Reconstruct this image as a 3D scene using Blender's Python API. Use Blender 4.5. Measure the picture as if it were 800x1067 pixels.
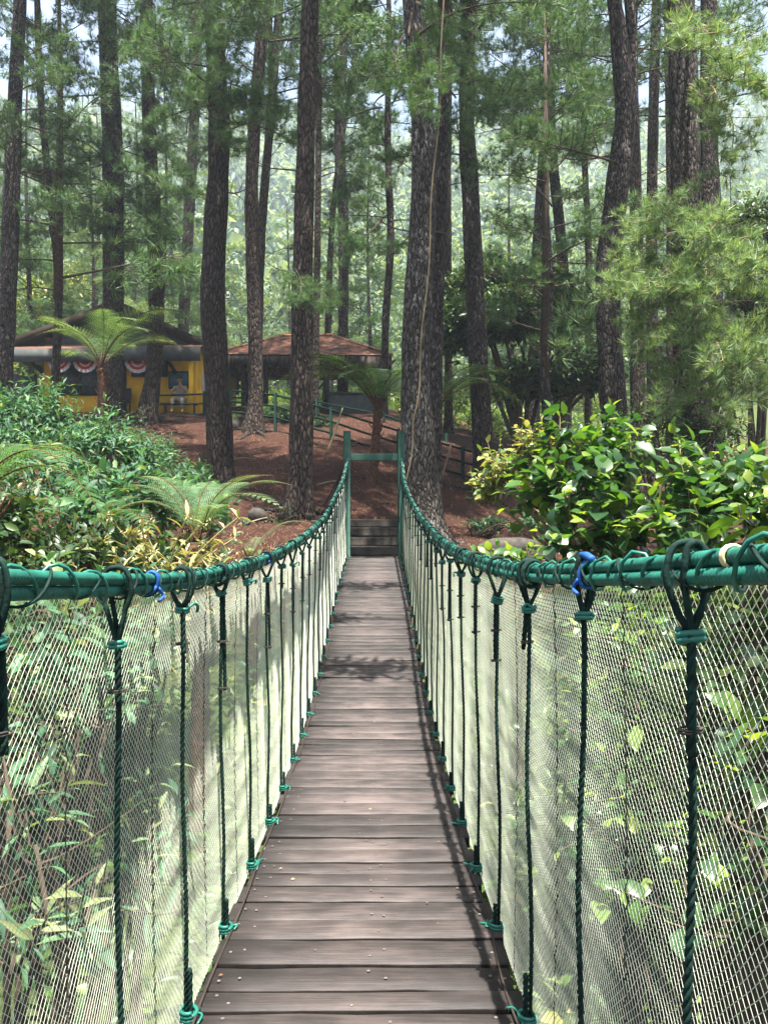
import bpy, math, random
import numpy as np
from mathutils import Vector, Matrix

for _o in list(bpy.data.objects):
    bpy.data.objects.remove(_o)
SC = bpy.context.scene
COL = SC.collection
rng = np.random.default_rng(11)
R = math.radians

# ------------------------------------------------------------------ camera
F = 800.0                      # focal length in pixels of the 800 px wide photograph
CX, CY, CAMX = 393.0, 533.5, 0.055
cd = bpy.data.cameras.new('camera'); cam = bpy.data.objects.new('camera', cd); COL.objects.link(cam)
cam.location = (CAMX, 0, 0); cam.rotation_euler = (R(90), 0, 0)
cd.sensor_fit = 'AUTO'; cd.sensor_width = 36; cd.lens = 36 * F / 1067
cd.shift_x = 7.0 / 1067; cd.clip_start = 0.05; cd.clip_end = 2000
SC.camera = cam

# ------------------------------------------------------------------ sky, sun, exposure
SUN = Vector((0.060, -0.20, 0.95)).normalized()        # direction towards the sun
SUN_EL = math.asin(SUN.z); SUN_AZ = math.atan2(SUN.x, SUN.y)
w = bpy.data.worlds.new('World'); SC.world = w; w.use_nodes = True
nt = w.node_tree; bg = nt.nodes['Background']
sk = nt.nodes.new('ShaderNodeTexSky'); sk.sky_type = 'NISHITA'; sk.sun_disc = False
sk.sun_elevation = SUN_EL; sk.sun_rotation = SUN_AZ; sk.dust_density = 4.0
nt.links.new(sk.outputs[0], bg.inputs[0]); bg.inputs[1].default_value = 0.072
sd = bpy.data.lights.new('sun', 'SUN'); sd.energy = 5.0; sd.angle = R(0.5); sd.color = (1, 0.95, 0.86)
so = bpy.data.objects.new('sun', sd); COL.objects.link(so)
so.rotation_euler = (-SUN).to_track_quat('-Z', 'Y').to_euler()
SC.view_settings.view_transform = 'Standard'; SC.view_settings.look = 'None'
SC.view_settings.exposure = 2.3; SC.view_settings.gamma = 1.0
SC.view_settings.use_curve_mapping = False
SC.render.engine = 'CYCLES'
SC.cycles.use_denoising = True
SC.cycles.max_bounces = 7; SC.cycles.diffuse_bounces = 3; SC.cycles.transmission_bounces = 4
SC.cycles.volume_bounces = 1; SC.cycles.glossy_bounces = 2

# ------------------------------------------------------------------ helpers
def P(px, py, d):
    """a point seen at pixel (px, py) of the 800x1067 photograph, d metres ahead"""
    return np.array([CAMX + (px - CX) / F * d, d, (CY - py) / F * d])

def nrm(a):
    a = np.asarray(a, float)
    return a / np.maximum(np.linalg.norm(a, axis=-1, keepdims=True), 1e-9)

class MB:
    """collects triangles and quads with a tint per face, links them as one mesh object"""
    def __init__(s):
        s.v = []; s.n = 0; s.f = {3: [], 4: []}; s.t = {3: [], 4: []}; s.m = {3: [], 4: []}
    def add(s, v, f, tint=0.5, mat=0):
        v = np.asarray(v, float).reshape(-1, 3); f = np.asarray(f, np.int64)
        k = f.shape[1]
        s.v.append(v); s.f[k].append(f + s.n)
        s.t[k].append(np.broadcast_to(np.asarray(tint, float), (len(f),)))
        s.m[k].append(np.full(len(f), mat, np.int32)); s.n += len(v)
    def more(s, f, tint=0.5, mat=0):
        """more faces on the block of vertices added last"""
        f = np.asarray(f, np.int64); k = f.shape[1]
        s.f[k].append(f + s.n - len(s.v[-1]))
        s.t[k].append(np.broadcast_to(np.asarray(tint, float), (len(f),)))
        s.m[k].append(np.full(len(f), mat, np.int32))
    def join(s, o, M=None, dt=0.0, mat=None):
        if o.n == 0: return
        v = np.concatenate(o.v)
        if M is not None:
            M = np.array(M); v = v @ M[:3, :3].T + M[:3, 3]
        for k in (3, 4):
            for f, t, m in zip(o.f[k], o.t[k], o.m[k]):
                s.f[k].append(f + s.n); s.t[k].append(t + dt); s.m[k].append(m if mat is None else np.full_like(m, mat))
        s.v.append(v); s.n += len(v)
    def mesh(s, name, mats, smooth=False):
        me = bpy.data.meshes.new(name)
        if s.n:
            v = np.concatenate(s.v)
            cat = lambda a, k: np.concatenate(a) if a else np.zeros((0, k), np.int64)
            f3, f4 = cat(s.f[3], 3), cat(s.f[4], 4)
            me.vertices.add(len(v)); me.vertices.foreach_set('co', v.ravel().astype(np.float32))
            idx = np.concatenate([f3.ravel(), f4.ravel()]).astype(np.int32)
            me.loops.add(len(idx)); me.loops.foreach_set('vertex_index', idx)
            st = np.concatenate([np.arange(len(f3)) * 3, len(f3) * 3 + np.arange(len(f4)) * 4]).astype(np.int32)
            me.polygons.add(len(st)); me.polygons.foreach_set('loop_start', st)
            mi = np.concatenate(s.m[3] + s.m[4]).astype(np.int32)
            me.polygons.foreach_set('material_index', mi)
            if smooth: me.polygons.foreach_set('use_smooth', np.ones(len(st), bool))
            me.update(calc_edges=True)
            a = me.attributes.new('tint', 'FLOAT', 'FACE')
            a.data.foreach_set('value', np.concatenate(s.t[3] + s.t[4]).astype(np.float32))
        for m in (mats if isinstance(mats, (list, tuple)) else [mats]): me.materials.append(m)
        return me
    def build(s, name, mats, parent=None, loc=None, smooth=False):
        """world coordinates in; the object's origin is its parent's place, or loc"""
        o = bpy.data.objects.new(name, None if False else s.mesh(name, mats, smooth)); COL.objects.link(o)
        off = None
        if parent is not None:
            o.parent = parent
            q = parent; off = Vector((0, 0, 0))
            while q is not None: off += q.location; q = q.parent
        elif loc is not None:
            off = Vector(loc); o.location = off
        if off is not None and s.n: o.data.transform(Matrix.Translation(-off))
        return o

def link(name, me, parent=None, M=None):
    o = bpy.data.objects.new(name, me); COL.objects.link(o)
    if parent is not None: o.parent = parent
    if M is not None: o.matrix_local = Matrix(M)
    return o
def thing(name, label, cat, loc=(0, 0, 0), group=None):
    o = bpy.data.objects.new(name, None); COL.objects.link(o); o.location = Vector(tuple(float(c) for c in loc))
    o.empty_display_size = 0.1
    return tag(o, label, cat, group)
def tag(o, label, cat, group=None):
    o['label'] = label; o['category'] = cat
    if group: o['group'] = group
    return o
def kind(o, k): o['kind'] = k; return o

def frames(p):
    t = np.gradient(p, axis=0); t = nrm(t)
    n = np.zeros_like(t); a = np.array([1.0, 0, 0]) if abs(t[0, 0]) < 0.8 else np.array([0, 1.0, 0])
    n[0] = nrm(a - t[0] * a.dot(t[0]))
    for i in range(1, len(p)):
        q = n[i - 1] - t[i] * n[i - 1].dot(t[i]); n[i] = nrm(q)
    return t, n, np.cross(t, n)
def tube(mb, p, r, sides=8, tint=0.5, mat=0, cap=True, rad=None):
    p = np.asarray(p, float); N = len(p); r = np.broadcast_to(np.asarray(r, float), (N,))
    t, n, b = frames(p)
    th = np.arange(sides) * 2 * np.pi / sides
    rr = r[:, None] if rad is None else r[:, None] * rad
    v = p[:, None] + (rr * np.cos(th))[..., None] * n[:, None] + (rr * np.sin(th))[..., None] * b[:, None]
    i = np.arange(N - 1)[:, None] * sides; j = np.arange(sides)[None]; j2 = (j + 1) % sides
    f = np.stack([i + j, i + j2, i + sides + j2, i + sides + j], -1).reshape(-1, 4)
    v = v.reshape(-1, 3)
    if cap:
        v = np.concatenate([v, p[:1], p[-1:]])
    mb.add(v, f, tint, mat)
    if cap:
        jj = np.arange(sides); a = N * sides
        mb.more(np.stack([np.full(sides, a), (jj + 1) % sides, jj], -1), tint, mat)
        mb.more(np.stack([np.full(sides, a + 1), (N - 1) * sides + jj, (N - 1) * sides + (jj + 1) % sides], -1), tint, mat)
BOXV = np.array([[x, y, z] for x in (-.5, .5) for y in (-.5, .5) for z in (-.5, .5)])
BOXF = np.array([[0, 1, 3, 2], [4, 6, 7, 5], [0, 4, 5, 1], [2, 3, 7, 6], [0, 2, 6, 4], [1, 5, 7, 3]])
def box(mb, lo, hi, tint=0.5, mat=0, bev=0.0, M=None):
    lo = np.asarray(lo, float); hi = np.asarray(hi, float); c = (lo + hi) / 2; s = hi - lo
    if bev <= 0:
        v = BOXV * s; f = BOXF
        if M is not None: v = v @ np.array(M)[:3, :3].T
        mb.add(v + c, f, tint, mat); return
    b = min(bev, s.min() * 0.45)      # chamfered box: 24 vertices
    vs = []
    for ax in range(3):
        for sg in (-1, 1):
            for (p, q) in ((-1, -1), (1, -1), (1, 1), (-1, 1)):
                x = np.zeros(3); x[ax] = sg * s[ax] / 2
                o = [(ax + 1) % 3, (ax + 2) % 3]
                x[o[0]] = p * (s[o[0]] / 2 - b); x[o[1]] = q * (s[o[1]] / 2 - b); vs.append(x)
    vs = np.array(vs); f4 = []; 
    for k in range(6):
        q = [4 * k + i for i in range(4)]
        f4.append(q if k % 2 else q[::-1])
    def near(test): return [i for i in range(24) if test(vs[i])]
    big = s / 2 - b * 1.01
    for ax in range(3):                # edges along ax
        o = [(ax + 1) % 3, (ax + 2) % 3]
        for p in (-1, 1):
            for q in (-1, 1):
                ids = [i for i in range(24) if vs[i][o[0]] * p > big[o[0]] and vs[i][o[1]] * q > big[o[1]] - 0 ]
                ids = [i for i in range(24) if (abs(vs[i][o[0]] * p - s[o[0]] / 2) < 1e-9 and abs(vs[i][o[1]] * q - (s[o[1]] / 2 - b)) < 1e-9) or (abs(vs[i][o[1]] * q - s[o[1]] / 2) < 1e-9 and abs(vs[i][o[0]] * p - (s[o[0]] / 2 - b)) < 1e-9)]
                A = [i for i in ids if abs(abs(vs[i][o[0]]) - s[o[0]] / 2) < 1e-9]; B = [i for i in ids if i not in A]
                A.sort(key=lambda i: vs[i][ax]); B.sort(key=lambda i: vs[i][ax])
                A = [A[0], A[-1]]; B = [B[0], B[-1]]
                f4.append([A[0], A[1], B[1], B[0]])
    f3 = []
    for px in (-1, 1):
        for py in (-1, 1):
            for pz in (-1, 1):
                sg = np.array([px, py, pz])
                ids = sorted(range(24), key=lambda i: -np.dot(vs[i], sg / s))[:3]
                f3.append(ids)
    if M is not None: vs = vs @ np.array(M)[:3, :3].T
    mb.add(vs + c, f4, tint, mat); mb.more(f3, tint, mat)
def prism(mb, a, b, wd, ht, tint=0.5, mat=0):
    """a straight bar of rectangular section from a to b"""
    a = np.asarray(a, float); b = np.asarray(b, float); t = nrm(b - a)
    u = np.array([0, 0, 1.0]) if abs(t[2]) < 0.9 else np.array([0, 1.0, 0])
    x = nrm(np.cross(t, u)); u = np.cross(x, t)
    v = [q + x * wd / 2 * i + u * ht / 2 * j for q in (a, b) for i in (-1, 1) for j in (-1, 1)]
    mb.add(v, BOXF, tint, mat)
def slab(mb, pts, th, tint=0.5, mat=0):
    """a flat polygon of 3-4 points, thickened by th along its normal (upwards/outwards side is pts)"""
    p = np.asarray(pts, float); n = nrm(np.cross(p[1] - p[0], p[2] - p[0])); k = len(p)
    v = np.concatenate([p, p - n * th])
    mb.add(v, [list(range(k)), list(range(2 * k - 1, k - 1, -1))], tint, mat)
    mb.more([[i, k + i, k + (i + 1) % k, (i + 1) % k] for i in range(k)], tint, mat)
def bez(a, b, c, n):
    t = np.linspace(0, 1, n)[:, None]
    return (1 - t) ** 2 * np.asarray(a) + 2 * t * (1 - t) * np.asarray(b) + t * t * np.asarray(c)
def spline(pts, n):
    """Catmull-Rom through rows of pts"""
    p = np.asarray(pts, float); p = np.concatenate([2 * p[:1] - p[1:2], p, 2 * p[-1:] - p[-2:-1]])
    u = np.linspace(0, len(p) - 3 - 1e-6, n); i = u.astype(int); t = (u - i)[:, None]
    a, b, c, d = p[i], p[i + 1], p[i + 2], p[i + 3]
    return 0.5 * (2 * b + (c - a) * t + (2 * a - 5 * b + 4 * c - d) * t ** 2 + (3 * b - a - 3 * c + d) * t ** 3)
_ph = np.random.default_rng(3).uniform(0, 6.28, (40,)); _dr = np.random.default_rng(4).normal(size=(40, 3))
def wob(p, sc=1.0, oct=6, k0=0):
    """cheap smooth noise in about -1..1 at points p"""
    p = np.asarray(p, float); s = 0; a = 1.0; f = 1.0 / sc
    for k in range(oct):
        s = s + a * np.sin(p @ _dr[(k + k0) % 40] * f + _ph[(k + k0) % 40]); a *= 0.72; f *= 1.45
    return s / 2.2
def place(mb, tv, tf, O, D, U, S, tint=0.5, mat=0):
    """copies of a small template (x across, y along, z out of the face) at many places"""
    O = np.asarray(O, float); n = len(O)
    if n == 0: return
    D = nrm(D); X = nrm(np.cross(D, U)); N = np.cross(X, D)
    S = np.broadcast_to(np.asarray(S, float), (n,))[:, None, None]
    v = O[:, None] + S * (tv[None, :, 0:1] * X[:, None] + tv[None, :, 1:2] * D[:, None] + tv[None, :, 2:3] * N[:, None])
    f = (np.asarray(tf)[None] + (np.arange(n) * len(tv))[:, None, None]).reshape(-1, len(tf[0]))
    t = np.repeat(np.broadcast_to(np.asarray(tint, float), (n,)), len(tf))
    mb.add(v.reshape(-1, 3), f, t, mat)
def leaf_t(wd, rows=((.3, .8), (.62, 1.0), (.85, .55)), fold=.25, droop=.25, skew=0.0):
    v = [(0, 0, 0)]; 
    for y, k in rows:
        z = -droop * y * y; h = wd * .5 * k
        v += [(-h, y, z + fold * h), (skew * y, y, z), (h, y, z + fold * h)]
    v.append((skew, 1, -droop)); n = len(rows); f = [(0, 2, 1), (0, 3, 2)]
    for i in range(n - 1):
        a = 1 + 3 * i; b = a + 3
        f += [(a, a + 1, b), (a + 1, b + 1, b), (a + 1, a + 2, b + 1), (a + 2, b + 2, b + 1)]
    a = 1 + 3 * (n - 1); f += [(a, a + 1, a + 3), (a + 1, a + 2, a + 3)]
    return np.array(v, float), np.array(f)
LANCE = leaf_t(.24, ((.25, .8), (.5, 1.0), (.8, .5)), .5, .3)
BROAD = leaf_t(.62, ((.1, .45), (.3, .95), (.55, 1.0), (.8, .6), (.93, .22)), .3, .28)
OVAL = leaf_t(.42, ((.3, .9), (.65, .95)), .4, .2)
DIAM = (np.array([(0, 0, 0), (-.25, .5, .06), (0, 1, -.12), (.25, .5, .06)], float), np.array([(0, 3, 2), (0, 2, 1)]))
def rdir(n, g=rng):
    return nrm(g.normal(size=(n, 3)))

# ------------------------------------------------------------------ materials
def new_mat(name):
    m = bpy.data.materials.new(name); m.use_nodes = True
    return m, m.node_tree.nodes, m.node_tree.links, m.node_tree.nodes['Principled BSDF']
def plain(name, c, rough=.6, spec=.4, var=.25, sc=6.0, bump=0.0, metal=0.0):
    m, N, L, b = new_mat(name)
    tc = N.new('ShaderNodeTexCoord'); nz = N.new('ShaderNodeTexNoise'); nz.inputs['Scale'].default_value = sc; nz.inputs['Detail'].default_value = 6
    L.new(tc.outputs['Object'], nz.inputs['Vector'])
    r = N.new('ShaderNodeValToRGB'); r.color_ramp.elements[0].position = .3; r.color_ramp.elements[1].position = .7
    r.color_ramp.elements[0].color = (*[x * (1 - var) for x in c], 1); r.color_ramp.elements[1].color = (*[min(1, x * (1 + var)) for x in c], 1)
    L.new(nz.outputs[0], r.inputs[0]); L.new(r.outputs[0], b.inputs['Base Color'])
    b.inputs['Roughness'].default_value = rough; b.inputs['Specular IOR Level'].default_value = spec; b.inputs['Metallic'].default_value = metal
    if bump:
        bp = N.new('ShaderNodeBump'); bp.inputs['Strength'].default_value = bump; bp.inputs['Distance'].default_value = .02
        L.new(nz.outputs[0], bp.inputs['Height']); L.new(bp.outputs[0], b.inputs['Normal'])
    return m
def leafy(name, stops, trans=.35, rough=.45, spec=.4, warm=(1.25, 1.2, .5)):
    """leaf colour from the tint of each leaf; part of the light passes through"""
    m, N, L, b = new_mat(name)
    at = N.new('ShaderNodeAttribute'); at.attribute_name = 'tint'
    r = N.new('ShaderNodeValToRGB'); e = r.color_ramp.elements
    while len(e) < len(stops): e.new(.5)
    for k, (p, c) in enumerate(stops): e[k].position = p; e[k].color = (*c, 1)
    L.new(at.outputs['Fac'], r.inputs[0]); L.new(r.outputs[0], b.inputs['Base Color'])
    b.inputs['Roughness'].default_value = rough; b.inputs['Specular IOR Level'].default_value = spec
    tr = N.new('ShaderNodeBsdfTranslucent'); mu = N.new('ShaderNodeMix'); mu.data_type = 'RGBA'; mu.blend_type = 'MULTIPLY'; mu.inputs[0].default_value = 1
    L.new(r.outputs[0], mu.inputs[6]); mu.inputs[7].default_value = (*warm, 1); L.new(mu.outputs[2], tr.inputs[0])
    mx = N.new('ShaderNodeMixShader'); mx.inputs[0].default_value = trans
    L.new(b.outputs[0], mx.inputs[1]); L.new(tr.outputs[0], mx.inputs[2]); L.new(mx.outputs[0], N['Material Output'].inputs['Surface'])
    return m
def bark(name, crack, plate, fleck, amount=.62, s=1.0):
    m, N, L, b = new_mat(name)
    tc = N.new('ShaderNodeTexCoord'); mp = N.new('ShaderNodeMapping'); mp.inputs['Scale'].default_value = (20 * s, 20 * s, 5.5 * s)
    L.new(tc.outputs['Object'], mp.inputs[0])
    dn = N.new('ShaderNodeTexNoise'); dn.inputs['Scale'].default_value = .8; dn.inputs['Detail'].default_value = 4
    L.new(mp.outputs[0], dn.inputs['Vector'])
    ad = N.new('ShaderNodeVectorMath'); ad.operation = 'MULTIPLY_ADD'; ad.inputs[1].default_value = (1.5, 1.5, 1.5)
    L.new(dn.outputs['Color'], ad.inputs[0]); L.new(mp.outputs[0], ad.inputs[2])
    vo = N.new('ShaderNodeTexVoronoi'); vo.feature = 'DISTANCE_TO_EDGE'; L.new(ad.outputs[0], vo.inputs['Vector']); vo.inputs['Scale'].default_value = 1.0
    r = N.new('ShaderNodeValToRGB'); r.color_ramp.elements[0].position = .02; r.color_ramp.elements[1].position = .22
    r.color_ramp.elements[0].color = (*crack, 1); r.color_ramp.elements[1].color = (*plate, 1); L.new(vo.outputs['Distance'], r.inputs[0])
    fn = N.new('ShaderNodeTexNoise'); fn.inputs['Scale'].default_value = 1.0; fn.inputs['Detail'].default_value = 5; fn.inputs['Roughness'].default_value = .72
    mp2 = N.new('ShaderNodeMapping'); mp2.inputs['Scale'].default_value = (15, 15, 6); L.new(tc.outputs['Object'], mp2.inputs[0]); L.new(mp2.outputs[0], fn.inputs['Vector'])
    fr = N.new('ShaderNodeValToRGB'); fr.color_ramp.elements[0].position = amount - .04; fr.color_ramp.elements[1].position = amount + .05
    fr.color_ramp.elements[0].color = (0, 0, 0, 1); fr.color_ramp.elements[1].color = (1, 1, 1, 1); L.new(fn.outputs[0], fr.inputs[0])
    ln = N.new('ShaderNodeTexNoise'); ln.inputs['Scale'].default_value = 1.1; ln.inputs['Detail'].default_value = 3; L.new(tc.outputs['Object'], ln.inputs['Vector'])
    lr = N.new('ShaderNodeMapRange'); lr.inputs[1].default_value = .38; lr.inputs[2].default_value = .62; L.new(ln.outputs[0], lr.inputs[0])
    mk = N.new('ShaderNodeMath'); mk.operation = 'MULTIPLY'; L.new(fr.outputs[0], mk.inputs[0]); L.new(lr.outputs[0], mk.inputs[1])
    mx = N.new('ShaderNodeMix'); mx.data_type = 'RGBA'; L.new(mk.outputs[0], mx.inputs[0]); L.new(r.outputs[0], mx.inputs[6]); mx.inputs[7].default_value = (*fleck, 1)
    oi = N.new('ShaderNodeObjectInfo'); hv = N.new('ShaderNodeHueSaturation'); mr = N.new('ShaderNodeMapRange'); mr.inputs[3].default_value = .75; mr.inputs[4].default_value = 1.3
    L.new(oi.outputs['Random'], mr.inputs[0]); L.new(mr.outputs[0], hv.inputs['Value']); L.new(mx.outputs[2], hv.inputs['Color'])
    L.new(hv.outputs[0], b.inputs['Base Color']); b.inputs['Roughness'].default_value = .9; b.inputs['Specular IOR Level'].default_value = .2
    bp = N.new('ShaderNodeBump'); bp.inputs['Strength'].default_value = 1.0; bp.inputs['Distance'].default_value = .05
    r2 = N.new('ShaderNodeMapRange'); r2.inputs[2].default_value = .3; L.new(vo.outputs['Distance'], r2.inputs[0])
    am = N.new('ShaderNodeMath'); am.operation = 'MULTIPLY_ADD'; L.new(fn.outputs[0], am.inputs[0]); am.inputs[1].default_value = .5; L.new(r2.outputs[0], am.inputs[2])
    L.new(am.outputs[0], bp.inputs['Height']); L.new(bp.outputs[0], b.inputs['Normal'])
    return m
M = {}
M['bark'] = bark('pine_bark', (.008, .0058, .0048), (.074, .057, .048), (.36, .33, .29), .60)
M['bark_plain'] = bark('brown_bark', (.010, .0065, .005), (.084, .060, .048), (.22, .19, .16), .64, .8)
M['bark_grey'] = bark('grey_bark', (.016, .013, .011), (.115, .097, .084), (.46, .43, .39), .585)
M['twig'] = plain('twig_bark', (.07, .05, .035), .9, .2, .4, 14)
M['twig_pale'] = plain('pale_twig', (.22, .17, .10), .85, .2, .35, 14)
M['fern_trunk'] = plain('fern_trunk', (.09, .045, .028), .95, .1, .6, 22, .8)
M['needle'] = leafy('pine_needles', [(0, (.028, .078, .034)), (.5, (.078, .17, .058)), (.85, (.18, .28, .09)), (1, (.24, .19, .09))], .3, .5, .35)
M['needle_sunlit'] = leafy('pine_needles_sunlit', [(0, (.065, .14, .06)), (.5, (.16, .26, .11)), (.85, (.33, .41, .20)), (1, (.42, .33, .2))], .42, .45, .45)  # lit copy of the pine needles, sun brightness put into the colour
M['lance'] = leafy('lance_leaves', [(0, (.018, .06, .030)), (.5, (.040, .115, .055)), (.85, (.085, .19, .085)), (1, (.21, .25, .11))], .36, .52, .3)
M['broad'] = leafy('broad_leaves', [(0, (.014, .045, .018)), (.5, (.030, .085, .028)), (.8, (.075, .16, .03)), (1, (.21, .28, .055))], .42, .33, .55, (1.5, 1.5, .45))
M['dark_leaf'] = leafy('dark_leaves', [(0, (.012, .032, .012)), (.5, (.030, .068, .022)), (.85, (.07, .12, .03)), (1, (.20, .18, .06))], .28, .42, .4)
M['fern'] = leafy('fern_fronds', [(0, (.03, .085, .032)), (.5, (.065, .155, .055)), (.85, (.13, .23, .08)), (1, (.27, .22, .11))], .42, .5, .3)
M['fern_pale'] = leafy('fern_fronds_pale', [(0, (.05, .115, .05)), (.5, (.10, .19, .085)), (.85, (.18, .26, .125)), (1, (.32, .27, .16))], .42, .5, .3)
M['straw'] = leafy('dry_stalks', [(0, (.13, .16, .05)), (.5, (.30, .28, .12)), (1, (.48, .38, .22))], .3, .6, .3)
M['haze_leaf'] = leafy('hazed_forest_leaves', [(0, (.045, .080, .066)), (.5, (.115, .175, .135)), (1, (.26, .33, .22))], .42, .6, .2)  # cool pale leaf colour, part of the distance haze is painted in
M['under'] = leafy('undergrowth_leaves', [(0, (.014, .04, .014)), (.5, (.045, .10, .025)), (.85, (.13, .20, .045)), (1, (.30, .29, .09))], .38, .45, .45)
M['litter'] = leafy('needle_litter', [(0, (.03, .014, .010)), (.6, (.12, .055, .035)), (1, (.30, .19, .115))], .1, .8, .2, (1, 1, 1))
M['green_rope'] = plain('green_rope', (.004, .020, .0155), .8, .2, .7, 38, .3)
M['green_cable'] = plain('green_cable', (.010, .098, .072), .5, .4, .5, 18)
M['green_cord'] = plain('green_cord', (.010, .115, .085), .4, .5, .25, 50)
M['green_paint'] = plain('green_paint', (.004, .036, .025), .65, .25, .3, 9)
M['fence_paint'] = plain('fence_paint', (.003, .018, .013), .85, .1, .3, 9)
M['blue_tape'] = plain('blue_tape', (.012, .075, .28), .6, .3, .2, 40)
M['cream'] = plain('cream_tape', (.62, .55, .30), .5, .4, .1, 40)
M['yellow'] = plain('yellow_paint', (.80, .45, .02), .7, .3, .16, 2.5)
M['dark_wood'] = plain('dark_wood', (.028, .02, .016), .8, .3, .4, 8)
M['dark_green'] = plain('dark_green_board', (.030, .022, .016), .9, .1, .3, 5)
M['grey_board'] = plain('grey_board', (.06, .068, .064), .8, .3, .3, 4)
M['rust'] = plain('rusted_edge', (.13, .065, .045), .9, .2, .4, 6)
M['white'] = plain('white_cloth', (.52, .50, .47), .8, .2, .06, 5)
M['red'] = plain('red_cloth', (.42, .02, .025), .8, .2, .1, 5)
M['blueboard'] = plain('blue_board', (.02, .12, .15), .5, .4, .4, 9)
M['darkboard'] = plain('dark_board', (.02, .045, .05), .4, .5, .5, 7)
M['concrete'] = plain('mossy_concrete', (.034, .030, .025), .95, .2, .45, 5, .6)
M['stone'] = plain('grey_stone', (.055, .049, .043), .95, .2, .35, 9, .7)
M['skin'] = plain('skin', (.30, .16, .10), .5, .4, .08, 9)
M['hair'] = plain('black_hair', (.012, .010, .009), .5, .4, .2, 20)
M['shirt'] = plain('pale_shirt', (.30, .27, .24), .9, .2, .15, 12)
M['trousers'] = plain('khaki_trousers', (.25, .22, .17), .9, .2, .1, 9)
M['vine'] = plain('dry_vine', (.17, .13, .075), .8, .2, .25, 12)
def net_mat():
    m, N, L, b = new_mat('pale_net')
    b.inputs['Base Color'].default_value = (.73, .77, .66, 1); b.inputs['Roughness'].default_value = .45
    tr = N.new('ShaderNodeBsdfTranslucent'); tr.inputs[0].default_value = (.74, .80, .60, 1)
    mx = N.new('ShaderNodeMixShader'); mx.inputs[0].default_value = .4
    L.new(b.outputs[0], mx.inputs[1]); L.new(tr.outputs[0], mx.inputs[2]); L.new(mx.outputs[0], N['Material Output'].inputs['Surface'])
    return m
M['net'] = net_mat()
def wood_mat():
    m, N, L, b = new_mat('weathered_planks')
    tc = N.new('ShaderNodeTexCoord'); at = N.new('ShaderNodeAttribute'); at.attribute_name = 'tint'
    cb = N.new('ShaderNodeCombineXYZ'); mm = N.new('ShaderNodeMath'); mm.operation = 'MULTIPLY'; mm.inputs[1].default_value = 37
    L.new(at.outputs['Fac'], mm.inputs[0]); L.new(mm.outputs[0], cb.inputs[0]); L.new(mm.outputs[0], cb.inputs[2])
    ad = N.new('ShaderNodeVectorMath'); L.new(tc.outputs['Object'], ad.inputs[0]); L.new(cb.outputs[0], ad.inputs[1])
    mp = N.new('ShaderNodeMapping'); mp.inputs['Scale'].default_value = (5, 110, 110); L.new(ad.outputs[0], mp.inputs[0])
    g = N.new('ShaderNodeTexNoise'); g.inputs['Scale'].default_value = 1.0; g.inputs['Detail'].default_value = 7; g.inputs['Roughness'].default_value = .65; L.new(mp.outputs[0], g.inputs['Vector'])
    mp2 = N.new('ShaderNodeMapping'); mp2.inputs['Scale'].default_value = (7, 12, 7); L.new(ad.outputs[0], mp2.inputs[0])
    g2 = N.new('ShaderNodeTexNoise'); g2.inputs['Scale'].default_value = 1.0; g2.inputs['Detail'].default_value = 6; L.new(mp2.outputs[0], g2.inputs['Vector'])
    r = N.new('ShaderNodeValToRGB'); e = r.color_ramp.elements; e[0].position = .30; e[0].color = (.011, .009, .0085, 1); e[1].position = .76; e[1].color = (.082, .064, .060, 1)
    x = e.new(.5); x.color = (.029, .0235, .0225, 1)
    mx0 = N.new('ShaderNodeMath'); mx0.operation = 'MULTIPLY_ADD'; mx0.inputs[1].default_value = .45; L.new(g2.outputs[0], mx0.inputs[0])
    m3 = N.new('ShaderNodeMath'); m3.operation = 'MULTIPLY'; m3.inputs[1].default_value = .55; L.new(g.outputs[0], m3.inputs[0]); L.new(m3.outputs[0], mx0.inputs[2])
    st = N.new('ShaderNodeTexNoise'); st.inputs['Scale'].default_value = 2.6; st.inputs['Detail'].default_value = 5; L.new(tc.outputs['Object'], st.inputs['Vector'])
    sx = N.new('ShaderNodeSeparateXYZ'); L.new(tc.outputs['Object'], sx.inputs[0]); ab = N.new('ShaderNodeMath'); ab.operation = 'ABSOLUTE'; L.new(sx.outputs[0], ab.inputs[0])
    wr = N.new('ShaderNodeMapRange'); wr.inputs[1].default_value = .08; wr.inputs[2].default_value = .42; wr.inputs[3].default_value = .07; wr.inputs[4].default_value = -.05; L.new(ab.outputs[0], wr.inputs[0])
    sm = N.new('ShaderNodeMath'); sm.operation = 'MULTIPLY_ADD'; L.new(st.outputs[0], sm.inputs[0]); sm.inputs[1].default_value = .34; L.new(wr.outputs[0], sm.inputs[2])
    sa = N.new('ShaderNodeMath'); sa.operation = 'ADD'; L.new(mx0.outputs[0], sa.inputs[0]); L.new(sm.outputs[0], sa.inputs[1])
    sb = N.new('ShaderNodeMath'); sb.operation = 'SUBTRACT'; L.new(sa.outputs[0], sb.inputs[0]); sb.inputs[1].default_value = .17
    L.new(sb.outputs[0], r.inputs[0])
    hv = N.new('ShaderNodeHueSaturation'); mr = N.new('ShaderNodeMapRange'); mr.inputs[3].default_value = .55; mr.inputs[4].default_value = 1.45
    L.new(at.outputs['Fac'], mr.inputs[0]); L.new(mr.outputs[0], hv.inputs['Value']); L.new(r.outputs[0], hv.inputs['Color']); L.new(hv.outputs[0], b.inputs['Base Color'])
    b.inputs['Roughness'].default_value = .62; b.inputs['Specular IOR Level'].default_value = .4
    bp = N.new('ShaderNodeBump'); bp.inputs['Strength'].default_value = .5; bp.inputs['Distance'].default_value = .006; L.new(g.outputs[0], bp.inputs['Height']); L.new(bp.outputs[0], b.inputs['Normal'])
    return m
M['planks'] = wood_mat()
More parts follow.
